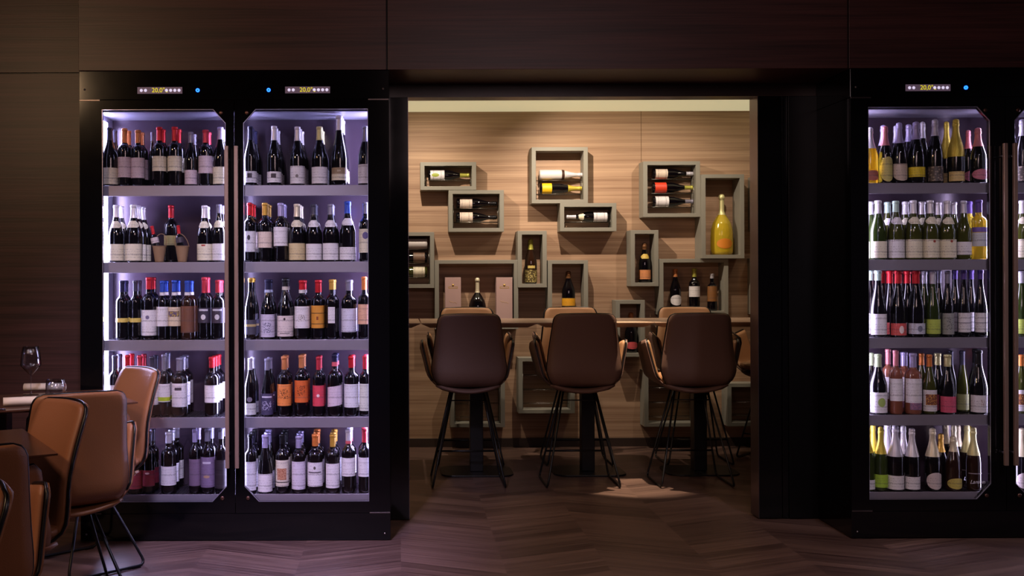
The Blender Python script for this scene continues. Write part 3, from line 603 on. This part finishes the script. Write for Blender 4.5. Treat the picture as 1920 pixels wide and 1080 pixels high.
row(1610, 785, 6.194, 852, 4, RR, 'right', [I(1895,110,'champ',88,'dark','cream',455,[(635,830,(206,190,190),'oval','p')]), I(2110,110,'champ',88,'dark','white',455,P_(680,830))], XD)

# two wicker bottle cradles on the second shelf
def basket(px, lean, label, d=5.118):
    z0 = SHZ[1]+0.0005; t = thing('bottle_basket', label, 'wicker basket', (wx(px, d), d, z0), 0, 'wicker baskets on the second shelf')
    m = MB(); n = 20
    prof = [(0.021+0.012*(j/10), 0.078*j/10) for j in range(11)]
    vs = []; fs = []
    for j, (r, z) in enumerate(prof):
        for k in range(n):
            a = 2*PI*k/n; rr = r*(1+0.05*((j+k) % 2)); vs.append((rr*math.cos(a), rr*math.sin(a), z))
    for j in range(10):
        for k in range(n): fs.append((j*n+k, j*n+(k+1) % n, (j+1)*n+(k+1) % n, (j+1)*n+k))
    fs.append(tuple(range(n))[::-1]); m.add(vs, fs, 0, True)
    m.tube([(0.034*math.cos(2*PI*k/16), 0.034*math.sin(2*PI*k/16), 0.079) for k in range(16)], 0.0025, 6, closed=True)
    part('basket_body', m, WICKER, t)
    h = MB(); h.tube([(0.034*math.cos(a)*1.0 + lean*0.012*math.sin(a), -0.004, 0.08+0.062*math.sin(a)) for a in [PI*i/14 for i in range(15)]], 0.002, 6)
    part('basket_handle', h, WICKER, t)
    return t
def cradled(px, lean, label, labc, d=5.118):
    z0 = SHZ[1]+0.0005+0.012
    t = thing('wine_bottle', label, 'wine bottle', (wx(px, d), d, z0), 0, 'bottles in the wicker baskets')
    t.rotation_euler = (0, lean, 0)
    bottle_parts('bord', 0.172, 0.0195, 'dark', 'red', 0.76, [(0.5, 0.66, labc, 'rect', 'p')], None, None, t, 16)
basket(299, 1, 'pale wicker basket left of its twin on second shelf, left cabinet')
basket(342, -1, 'darker wicker basket with round handle, right one on second shelf, left cabinet')
cradled(299, -0.22, 'small red-capped bottle leaning in the left wicker basket on second shelf', (206, 190, 190))
cradled(342, -0.12, 'small red-capped bottle leaning in the right wicker basket on second shelf', (60, 50, 60))

# ------------------------------------------------------------------ display boxes on the oak wall
BOXES = []
def dbox(x0, y0, x1, y1, label, b=8, D=0.14, wires=(), bt=None):
    d = WALLD - D; a = at(x0, y0, d); c = at(x1, y1, d); bw = b*d/F; bh = (bt or b-1)*d/F
    X0, X1, Z0, Z1 = a.x, c.x, c.z, a.z
    out = [(X0, Z0), (X1, Z0), (X1, Z1), (X0, Z1)]; inn = [(X0+bw, Z0+bh), (X1-bw, Z0+bh), (X1-bw, Z1-bh), (X0+bw, Z1-bh)]
    cx, cz = (X0+X1)/2, (Z0+Z1)/2
    rel = lambda L: [(x-cx, z-cz) for x, z in L]
    o = part('display_box', MB().ring(rel(out), rel(inn), 0.0, D-0.001), FRAME, None, bevel=0.0015, loc=(cx, d, cz))
    tag(o, label, 'display box', 'grey display boxes on the oak wall')
    if wires:
        m = MB(); l, r = X0+bw+0.006-cx, X1-bw-0.006-cx
        zs = []
        for wy in wires:
            z = at(VX, wy, d+0.04).z - cz - ROLL*((x0+x1)/2-VX)*d/F; zs.append(z)
            for yy in (0.038, D-0.035): m.tube([(l, yy, z), (r, yy, z)], 0.0018, 6)
            for q in range(4): m.tube([(l + (r-l)*(q+.5)/4, 0.038, z), (l + (r-l)*(q+.5)/4, D-0.035, z)], 0.0012, 5)
        zt, zb = max(zs)+0.03, inn[0][1]-cz+0.001
        if zt > inn[2][1]-cz-0.002: zt = inn[2][1]-cz-0.002
        for xx in (l, r):
            for yy in (0.038, D-0.035): m.tube([(xx, yy, zb), (xx, yy, zt)], 0.0018, 6)
        part('wire_rack', m, WIRE, o)
    BOXES.append(o); return dict(X0=X0+bw, X1=X1-bw, Z0=Z0+bh, Z1=Z1-bh, d=d, D=D, cx=cx, cz=cz)
b1 = dbox(788, 304, 893, 356, 'wide grey wall box holding one bottle, upper left by the jamb', wires=(338,))
b2 = dbox(841, 356.7, 945, 434.4, 'grey wall box with two lying bottles, below the upper left box', wires=(391, 416.5))
b3 = dbox(996.7, 276, 1102.6, 381, 'highest grey wall box with one white and one yellow-labelled bottle', wires=(338.5, 364))
b4 = dbox(1050, 381, 1156, 433.5, 'wide grey wall box with one bottle pointing left, centre of wall', wires=(416,))
b5 = dbox(709.5, 435.6, 814.5, 540, 'grey wall box half hidden by left jamb, three stacked bottles', wires=(468, 494, 520.5))
b6 = dbox(815, 487.8, 972, 617, 'long grey wall box with two pink cartons behind first bar stool')
b7 = dbox(970.5, 433, 1025.5, 539, 'narrow grey wall box with gilded champagne bottle, between stools one and two', D=0.145)
b8 = dbox(1027, 488, 1103, 590, 'grey wall box with yellow-labelled champagne behind second bar stool')
b10 = dbox(1182.5, 431.6, 1235, 536.7, 'narrow grey wall box with peach-labelled champagne, left of three-bottle box', D=0.145)
b11 = dbox(1206, 302.6, 1313, 406.7, 'square grey wall box with three lying bottles, upper right', wires=(336, 362.5, 388))
b12 = dbox(1315, 327, 1396, 484.5, 'tall grey wall box with big yellow bottle at the right', D=0.175)
b13 = dbox(1236, 485.5, 1366, 590, 'wide grey wall box with three standing bottles, behind third bar stool')
b14 = dbox(1154.5, 563, 1209.5, 669, 'small grey wall box with pink-labelled bottle, behind bar table edge')
dbox(844, 697, 947, 801, 'empty grey wall box with wire shelves, low behind first bar stool', wires=(730, 757, 783))
dbox(972, 671, 1078, 775, 'empty grey wall box with wire shelves, low behind second bar stool', wires=(704, 731, 757))
dbox(1208, 695, 1311, 800, 'empty grey wall box with wire shelves, low behind third bar stool', wires=(727, 755, 782))
dbox(1363.7, 719, 1467, 799, 'empty grey wall box low at right, behind angled stool', wires=(754, 779))
dbox(1414, 330, 1500, 432, 'upper grey wall box nearly hidden by the right jamb')
dbox(1413, 484, 1500, 590, 'lower grey wall box nearly hidden by the right jamb')
def stand(bx, cx, top, hw, ty, gls, cap, cy, labs, label, crest=None, extra=None, dr=None):
    d = bx['d'] + (dr or bx['D']*0.5); z0 = bx['Z0']+0.0005; P = at(cx, top, d); H = P.z - z0; R = min(hw*d/F, bx['D']/2-0.004)
    f = lambda y: (at(cx, y, d-R).z - z0)/H
    t = thing('champagne_bottle' if ty == 'champ' else 'wine_bottle', label, 'champagne bottle' if ty == 'champ' else 'wine bottle', (P.x, d, z0), 0, 'bottles shown in the wall boxes')
    bottle_parts(ty, H, R, gls, cap, f(cy), [(f(b), f(a), c, s, k) for a, b, c, s, k in labs], crest, [(e[0], f(e[2]), f(e[1]), e[3], e[4]) for e in (extra or [])], t)
    return t
stand(b7, 995, 448, 11.5, 'champ', 'brown', 'limegold', 468, [(506, 529, ((196, 176, 110), (84, 70, 40)), 'rect', 'a')], 'gilded champagne bottle standing in the narrow box beside two cartons box', None, [('tag', 498, 503, 1.2, (200, 176, 100))])
stand(b6, 895, 521, 20, 'decanter', 'dark', 'cream', 549, [], 'round-shouldered dark bottle between the two pink cartons')
stand(b8, 1065.6, 508.4, 12.5, 'champ', 'dark', 'brown', 522, [(559, 574, (226, 160, 30), 'rect', 'p')], 'dark champagne bottle with orange-yellow label behind second bar stool')
stand(b10, 1208.4, 455.6, 11, 'champ', 'dark', 'brown', 468, [(506, 524, (214, 140, 90), 'rect', 'p')], 'champagne bottle with peach label and gold collar in narrow box', (214, 180, 80))
stand(b13, 1266.2, 504.4, 10.3, 'burg', 'dark', 'copper', 519, [(553, 573, W, 'oval', 'p')], 'bottle with rounded white label, left of three in the wide box')
stand(b13, 1301.6, 503.5, 10, 'bord', 'dark', 'limegold', 519, [(536.5, 557, W, 'rect', 'p')], 'yellow-capped bottle with white label, middle of three in wide box')
stand(b13, 1335, 513, 9, 'bord', 'dark', 'silver', 522, [(537, 565, (130, 84, 40), 'rect', 'p')], 'bottle with brown-gold label, right of three in the wide box')
stand(b12, 1353, 364.5, 20.5, 'decanter', 'yellow', 'paleyellow', 402, [], 'big clear yellow bottle with orange oval label in tall wall box', None, [('disc', 447, 466, 1.5, (214, 130, 40))])
stand(b14, 1183, 586, 11.5, 'champ', 'dark', 'copper', 598, [(641, 655, (206, 80, 84), 'oval', 'p')], 'dark bottle with pink oval label in small box under the bar')
for k, (x0, x1, s) in enumerate(((834.5, 864.5, 'left'), (930.5, 961, 'right'))):
    d = b6['d']+0.02; a = at(x0, 520, d); c = at(x1, 600, d); w2 = (c.x-a.x)/2; h = a.z - b6['Z0'] - 0.001
    t = thing('bottle_carton', 'tall pink gift carton with gold crest, %s of the dark round bottle' % s, 'carton', ((a.x+c.x)/2, d+0.045, b6['Z0']+0.0006), 0, 'pink gift cartons in the long wall box')
    part('carton_body', MB().box(-w2, w2, -0.045, 0.045, 0, h), mat('pink_card', (186, 152, 148), 0.6, bscale=60), t, bevel=0.001)
    gold = mat('gold_print', (196, 160, 90), 0.4, 0.4)
    q = MB(); q.ring([(-.034, -.007), (.034, -.007), (.034, .007), (-.034, .007)], [(-.030, -.004), (.030, -.004), (.030, .004), (-.030, .004)], -0.0458, -0.045); q.lathe([(0.009, -0.0458), (0.009, -0.045)], 12, (0, 0, 0.017), ax='Y')
    part('crest', q, gold, t, loc=(0, 0, h-0.075))
    q = MB(); q.tube([(-.030+.006*i, -0.0453, 0.006*math.sin(i*1.9)-0.0012*i) for i in range(11)], 0.0009, 5); part('script', q, gold, t, loc=(0, 0, h-0.18))
def lie(bx, x0, x1, yc, ty, gls, cap, capx, labx, labc, label, kd='p', flip=False, crest=None, extra=None, R=None):
    d = bx['d'] + bx['D']*0.5; a = at(x0, yc, d); c = at(x1, yc, d); L = c.x - a.x; R = R or 0.0385
    t = thing('champagne_bottle' if ty == 'champ' else 'wine_bottle', label, 'champagne bottle' if ty == 'champ' else 'wine bottle', (a.x if not flip else c.x, d, a.z), 0, 'bottles lying in the wall boxes')
    # bottle axis to +X (or -X when its neck points left); labels stay turned to the room
    t.rotation_euler = (0, PI/2, 0) if not flip else (0, -PI/2, 0)
    f = (lambda x: (x-x0)/(x1-x0)) if not flip else (lambda x: (x1-x)/(x1-x0))
    z = sorted((f(labx[0]), f(labx[1])))
    labs = [(z[0], z[1], labc, 'rect', kd)] if labc else []
    bottle_parts(ty, L, R, gls, cap, f(capx) if cap else 1, labs, crest, extra, t)
    return t
lie(b1, 803, 880, 329, 'burg', 'dark', 'limegold', 862, (807, 833), W, 'lying bottle with green-printed white label, alone in upper left box', extra=[('disc', .08, .26, .7, (150, 160, 60))])
lie(b2, 856, 932, 382, 'champ', 'dark', 'black', 918, (862, 885), (220, 200, 186), 'upper of two lying bottles in the second wall box')
lie(b2, 855, 932, 408, 'champ', 'dark', 'black', 918, (862, 886), (220, 200, 186), 'lower of two lying bottles in the second wall box')
lie(b3, 1011, 1094, 328, 'champ', 'white', 'white', 1062, (1015, 1040), None, 'white lying champagne bottle with dark bow in the highest box', extra=[('ring', .50, .56, 0, (60, 34, 24))])
lie(b3, 1011.5, 1094, 353.5, 'champ', 'dark', 'yellow', 1064, (1016, 1034), (226, 180, 20), 'lying champagne bottle with bright yellow label in highest box', kd='s')
lie(b4, 1062, 1141, 406.5, 'burg', 'dark', 'white', 1079, (1112, 1137), W, 'lying bottle with its neck to the left and white label', flip=True, crest=CR)
for yc, g, lc, s in ((457.5, 'white', None, 'white top bottle of three behind the left jamb'), (483.5, 'dark', (120, 92, 74), 'brown-labelled middle bottle of three behind the left jamb'), (510, 'olive', CR, 'olive lower bottle of three behind the left jamb')):
    lie(b5, 722, 801, yc, 'champ', g, 'white', 740, (775, 796), lc, s, flip=True)
lie(b11, 1223, 1300, 326, 'champ', 'dark', 'silver', 1286, (1228, 1250), (214, 196, 180), 'top lying bottle of three, white label and silver cap')
lie(b11, 1222, 1299, 352, 'burg', 'dark', 'limegold', 1283, (1227, 1248), (206, 60, 34), 'middle lying bottle of three with red label', kd='s')
lie(b11, 1223, 1300, 378, 'burg', 'dark', 'grey', 1284, (1228, 1252), W, 'bottom lying bottle of three with grey cap and white label')

# ------------------------------------------------------------------ bar tables
def bar_table(x, label):
    t = thing('bar_table', label, 'bar table', (x, 6.75, 0), 0, 'bar tables pushed together in a row')
    h = 0.3635; top = 0.996
    tp = MB(); o = [(-h, -.33), (h, -.33), (h, .33), (-h, .33)]
    tp.prismz([(a, b) for a, b in o], top-0.005, top); tp.prismz(o, top-0.032, top-0.0052, inset=0.075)
    part('table_top', tp, BARTOP, t)
    part('column', MB().box(-0.043, 0.043, -0.043, 0.043, 0.0115, top-0.033), BLKMET, t, bevel=0.004)
    pl = []; r = 0.09; w, dd = 0.235, 0.175
    for cx, cy, a0 in ((w-r, dd-r, 0), (-(w-r), dd-r, 90), (-(w-r), -(dd-r), 180), (w-r, -(dd-r), 270)):
        for i in range(7): a = math.radians(a0+15*i); pl.append((cx+r*math.cos(a), cy+r*math.sin(a)))
    b = MB(); b.prismz(pl, 0.0005, 0.011); part('base_plate', b, BLKMET, t, bevel=0.002)
    return t
for x, s in ((-0.238, 'bar table hidden behind the left jamb, only its end showing'), (0.497, 'bar table on black column between the first pair of stools'), (1.226, 'bar table on black column between the middle pair of stools'), (1.960, 'bar table on black column between the third pair of stools'), (2.694, 'bar table at right whose end runs behind the right jamb')):
    bar_table(x, s)

# ------------------------------------------------------------------ shell chairs
def make_chair(name, label, cat, seat_z, back_h, outer, inner, group, bar, wt=0.182, wb=0.226, lean=0.04):
    t = thing(name, label, cat, (0, 0, 0), 0, group)
    sz = seat_z
    # backrest: rises from under the seat, padded, wider at its foot, corners rounded
    Hb = back_h
    def prof(v):                                    # centre line of the back in (y, z)
        if v < 0.22:
            a = (v/0.22)*PI/2; return (-0.10 - 0.125*math.sin(a), sz - 0.050 + 0.080*(1-math.cos(a)))
        q = (v-0.22)/0.78; z = sz + 0.03 + q*(Hb-0.03); return (-0.225 - lean*q + 0.012*math.sin(PI*q), z)
    def hw(v):
        q = v
        w_ = 0.15 + (wb-0.15)*math.sin(min(1, q/0.3)*PI/2) if q < 0.3 else wb + (wt-wb)*((q-0.3)/0.7)
        top = (1-v)*Hb; r = 0.034
        if top < r: w_ -= r - math.sqrt(max(0, r*r-(r-top)**2))
        return w_
    VV = [0, .05, .1, .15, .2, .26, .33, .42, .52, .62, .72, .81, .88, .93, .965, .985, 1.0]
    def vmap(v): 
        x = v*(len(VV)-1); i = min(int(x), len(VV)-2); return VV[i] + (VV[i+1]-VV[i])*(x-i)
    def PB(u, v, off=0.0):
        v = vmap(v); y, z = prof(v); s = 2*u-1; 
        return (s*hw(v), y + 0.028*s*s*min(1, v*2) + off, z + 0.004*(1-s*s)*v)
    th = 0.034
    part('backrest_shell', MB().sheet(lambda u, v: PB(u, v, -0.009), 12, 16, 0.016), outer, t)
    part('backrest_cushion', MB().sheet(lambda u, v: PB(0.015+0.97*u, 0.02+0.975*v, 0.010), 12, 16, 0.026), inner, t)
    edge = [PB(0, v/16, -0.001) for v in range(1, 17)] + [PB(u/12, 1, -0.001) for u in range(1, 12)] + [PB(1, v/16, -0.001) for v in range(16, 0, -1)]
    part('piping', MB().tube(edge, 0.0055, 6), PIPING, t)
    # seat
    def PS(u, v, k=0.0):
        s = 2*u-1; y = -0.205 + 0.44*v; w_ = 0.205 - 0.02*v
        if v > 0.85: w_ -= 0.04*((v-0.85)/0.15)**2
        if v < 0.12: w_ -= 0.03*((0.12-v)/0.12)**2
        return (s*w_, y, sz - 0.012 - 0.028*max(0, v-0.75)**2*16*0.25 + 0.014*s*s + k)
    part('seat', MB().sheet(lambda u, v: PS(u, v), 10, 12, 0.05), inner, t)
    part('seat_shell', MB().sheet(lambda u, v: (PS(u, v)[0]*(0.98), PS(u, v)[1]*0.95, PS(u, v)[2]-0.045 - 0.022*math.sin(PI*u)), 10, 12, 0.03), outer, t)
    # armrests: side wings split from the back by a V notch
    for sg in (-1, 1):
        def PA(u, v, off=0.0, sg=sg):
            y0 = -0.165 + 0.070*v**0.8; y1 = 0.165 - 0.035*v                # rear and front edge
            y = y0 + (y1-y0)*u
            e = min(u, 1-u)*(y1-y0); r = 0.03; topz = (0.235 if bar else 0.250) - 0.04*u
            if e < r: topz -= (r - math.sqrt(max(0, r*r-(r-e)**2)))
            z = sz - 0.055 + (topz+0.055)*v
            x = 0.165 + 0.055*math.sin(min(1, v/0.3)*PI/2) + (0.060 if bar else 0.042)*v
            return (sg*(x+off), y, z)
        part('armrest', MB().sheet(lambda u, v: PA(u, v, 0.008), 10, 12, 0.016) if sg < 0 else MB().sheet(lambda u, v: PA(1-u, v, 0.008), 10, 12, 0.016), outer, t)
        a = t.children[-1] if False else None
        part('armrest_cushion', MB().sheet(lambda u, v: PA(0.03+0.94*u, 0.06+0.925*v, -0.009), 10, 12, 0.022), inner, t)
        ed = [PA(0, v/12) for v in range(2, 13)] + [PA(u/10, 1) for u in range(1, 10)] + [PA(1, v/12) for v in range(12, 2, -1)]
        part('armrest_piping', MB().tube(ed, 0.005, 6), PIPING, t)
    # sled frames, one per side
    hz = sz - 0.09; r = 0.0065
    for sg in (-1, 1):
        xt, xf = 0.10*sg, 0.222*sg
        def arc(p, q, s, n=4): return [tuple(Vector(p).lerp(Vector(q), i/n).lerp(Vector(q).lerp(Vector(s), i/n), i/n)) for i in range(n+1)]
        A = (xt, -0.045, hz); B = (xf, -0.20, r+0.001); C = (xf, 0.17, r+0.001); D_ = (xt, 0.045, hz)
        def toward(p, q, dist): return tuple(Vector(p) + (Vector(q)-Vector(p)).normalized()*dist)
        pts = [A] + arc(toward(B, A, 0.04), B, toward(B, C, 0.04)) + arc(toward(C, B, 0.04), C, toward(C, D_, 0.04)) + [D_]
        part('leg_frame', MB().tube(pts, r, 8), BLKMET, t)
    m = MB(); m.tube([(-0.10, -0.045, hz), (0.10, -0.045, hz)], r, 8); m.tube([(-0.10, 0.045, hz), (0.10, 0.045, hz)], r, 8)
    m.box(-0.11, 0.11, -0.055, 0.055, hz, hz+0.012); part('seat_mount', m, BLKMET, t)
    if bar:
        for yy, zz in ((0.16, 0.175), (-0.165, 0.17)):
            k = 1 - zz/hz; xx = 0.10 + 0.122*k
            if yy > 0: part('footrest', MB().tube([(-xx, 0.045+0.125*k, zz), (xx, 0.045+0.125*k, zz)], r, 8), BLKMET, t)
        k = 1-0.52/hz; part('stretcher', MB().tube([(-(0.10+.122*k), -0.045-0.155*k, 0.52), ((0.10+.122*k), -0.045-0.155*k, 0.52)], 0.004, 8), BLKMET, t)
    else:
        for sx in (-1, 1):
            for yy in (-0.15, 0.15): part('foot_pad', MB().box(sx*0.222-0.009, sx*0.222+0.009, yy-0.02, yy+0.02, 0.0, 0.004), PIPING, t)
    return t
def ctree(o, parent=None):
    c = o.copy(); COL.objects.link(c); c.parent = parent
    for ch in CH[o.name]: ctree(ch, c)
    return c
CH = {}
def index(o):
    CH[o.name] = [x for x in bpy.data.objects if x.parent == o]
    for x in CH[o.name]: index(x)
st = make_chair('bar_stool', 'x', 'bar stool', 0.665, 0.393, LEATHER_SHADED, LEATHERB, 'leather bar stools along the bar tables', True); index(st)
stools = [(0.415, 6.41, 0, 'brown leather bar stool, nearest left, seen from behind'), (1.11, 6.41, 0, 'brown leather bar stool, middle of the near row, seen from behind'), (1.80, 6.41, 0, 'brown leather bar stool, rightmost of the near row, seen from behind'),
          (0.475, 7.10, PI, 'bar stool across the table from the left near stool'), (1.215, 7.10, PI, 'bar stool across the table from the middle near stool'), (2.03, 7.10, PI, 'bar stool across the table from the right near stool'),
          (2.64, 7.20, PI-0.75, 'angled bar stool at far right, partly hidden by the right jamb')]
for i, (x, y, rz, lab) in enumerate(stools):
    o = st if i == 0 else ctree(st); o.location = (x, y, 0); o.rotation_euler = (0, 0, rz); o['label'] = lab

ch = make_chair('dining_chair', 'x', 'dining chair', 0.462, 0.400, LEATHER, LEATHER, 'tan leather dining chairs at the left tables', False, 0.168, 0.200, 0.110); index(ch)
U, V = Vector((-.865, -.5)), Vector((-.5, .865))
UC = Vector((-.72, -.69))
TIP = [Vector((-1.142, 4.467)), Vector((-1.062, 3.18)), Vector((-.84, 1.75))]
def face(v): return math.atan2(-v.x, v.y)           # local +Y turned to v
chairs = [(Vector((-1.440, 4.62)), UC, 'tan leather dining chair nearest the wine cabinet, right of farthest table'), (Vector((-1.347, 4.095)), V, 'dining chair seen from behind, in front of the farthest table'),
          (Vector((-1.390, 3.37)), UC, 'dining chair facing left with lit pinkish backrest, beyond middle table tip'), (Vector((-1.280, 2.87)), V, 'dining chair seen from behind at left edge, in front of middle table'),
          (Vector((-1.125, 1.98)), UC, 'dining chair cut by the lower left photo corner, only its edge showing')]
for i, (p, f, lab) in enumerate(chairs):
    o = ch if i == 0 else ctree(ch); o.location = (p.x, p.y, 0); o.rotation_euler = (0, 0, face(f)); o['label'] = lab
for i, T in enumerate(TIP):
    t = thing('dining_table', ('farthest dark dining table, laid with glasses and napkins', 'middle dark dining table, only its pointed tip showing between chairs', 'nearest dark dining table, beyond the lower left photo edge')[i], 'dining table', (0, 0, 0), 0, 'dark dining tables in a row at left')
    c = [T, T+U*0.74, T+U*0.74+V*.60, T+V*.60]; poly = [(q.x, q.y) for q in c]
    tp = MB(); tp.prismz(poly, 0.744, 0.75); tp.prismz(poly, 0.724, 0.7438, inset=0.16)
    part('table_top', tp, TABLEM, t)
    m = T + U*.51 + V*.33
    part('column', MB().box(m.x-.035, m.x+.035, m.y-.035, m.y+.035, 0.0115, 0.7235), BLKMET, t, bevel=0.004)
    b = MB(); b.lathe([(0.145, 0.0005), (0.15, 0.004), (0.147, 0.011)], 32, (m.x, m.y, 0)); part('base_plate', b, BLKMET, t)

# ------------------------------------------------------------------ table setting
def shell(prof, th=0.001):                         # closed thin-walled glass from an outer profile
    return prof + [(max(0.0003, r-th), z+th*0.4) for r, z in reversed(prof)]
P = at(58, 738, 4.75)
g = thing('wine_glass', 'tall empty wine glass with angular bowl on the farthest table', 'wine glass', (P.x, 4.75, 0.7505))
bowl = [(0.004, 0.092), (0.012, 0.098), (0.030, 0.117), (0.046, 0.137), (0.0465, 0.142), (0.0425, 0.185), (0.0365, 0.223)]
part('bowl', MB().lathe(shell(bowl), 32, caps=False), GLASS, g)
part('stem', MB().lathe([(0.0045, 0.004), (0.0032, 0.012), (0.0030, 0.08), (0.0045, 0.0925)], 14), GLASS, g)
part('foot', MB().lathe([(0.036, 0), (0.036, 0.0012), (0.012, 0.003), (0.0045, 0.006)], 32), GLASS, g)
P = at(104, 712, 4.62)
tm = part('water_tumbler', MB().lathe(shell([(0.0002, 0.001), (0.036, 0.001), (0.043, 0.010), (0.044, 0.03), (0.0405, 0.083)], 0.0015), 32, caps=False), GLASS, loc=(P.x, 4.62, 0.7505))
tag(tm, 'short stemless tumbler behind the back of a dining chair', 'tumbler')
def napkin(a, b, r, label):
    a, b = Vector(a), Vector(b); m = MB(); n = 44; ax = (b-a).normalized(); e1 = Vector((0,0,1)); e2 = ax.cross(e1)
    vs = []; fs = []
    for j in range(7):
        p = a.lerp(b, j/6)
        for k in range(n):
            an = k/n*2*PI*2.3; rr = r*(1 - 0.55*(1-k/n)); vs.append(p + e1*(rr*math.sin(an)*0.72) + e2*rr*math.cos(an))
    for j in range(6):
        for k in range(n-1): fs.append((j*n+k, j*n+k+1, (j+1)*n+k+1, (j+1)*n+k))
    m.add([v - a for v in vs], fs, 0, True)
    o = part('napkin', m, LINEN, loc=a); q = o.modifiers.new('s', 'SOLIDIFY'); q.thickness = 0.002
    tag(o, label, 'napkin', 'rolled linen napkins'); return o
d1 = 4.33; A = at(6, 757, d1); zc = 0.7515 + 0.024*0.72
napkin((A.x, d1, zc), (A.x+0.20, d1+0.075, zc), 0.024, 'rolled cream napkin on the near side of the table')
A = at(50, 735, 4.93); napkin((A.x, 4.90, zc), (A.x+0.19, 4.92, zc), 0.024, 'rolled cream napkin behind the wine glass')
kn = MB(); K = at(14, 764, 4.24)
kn.tube([(K.x-0.22, 4.16, 0.7545), (K.x-0.10, 4.19, 0.7535), (K.x, 4.22, 0.7530)], 0.0028, 8, flat=2.0)
tag(part('table_knife', kn, STEEL), 'silver cutlery handle end beside the near rolled napkin', 'cutlery')
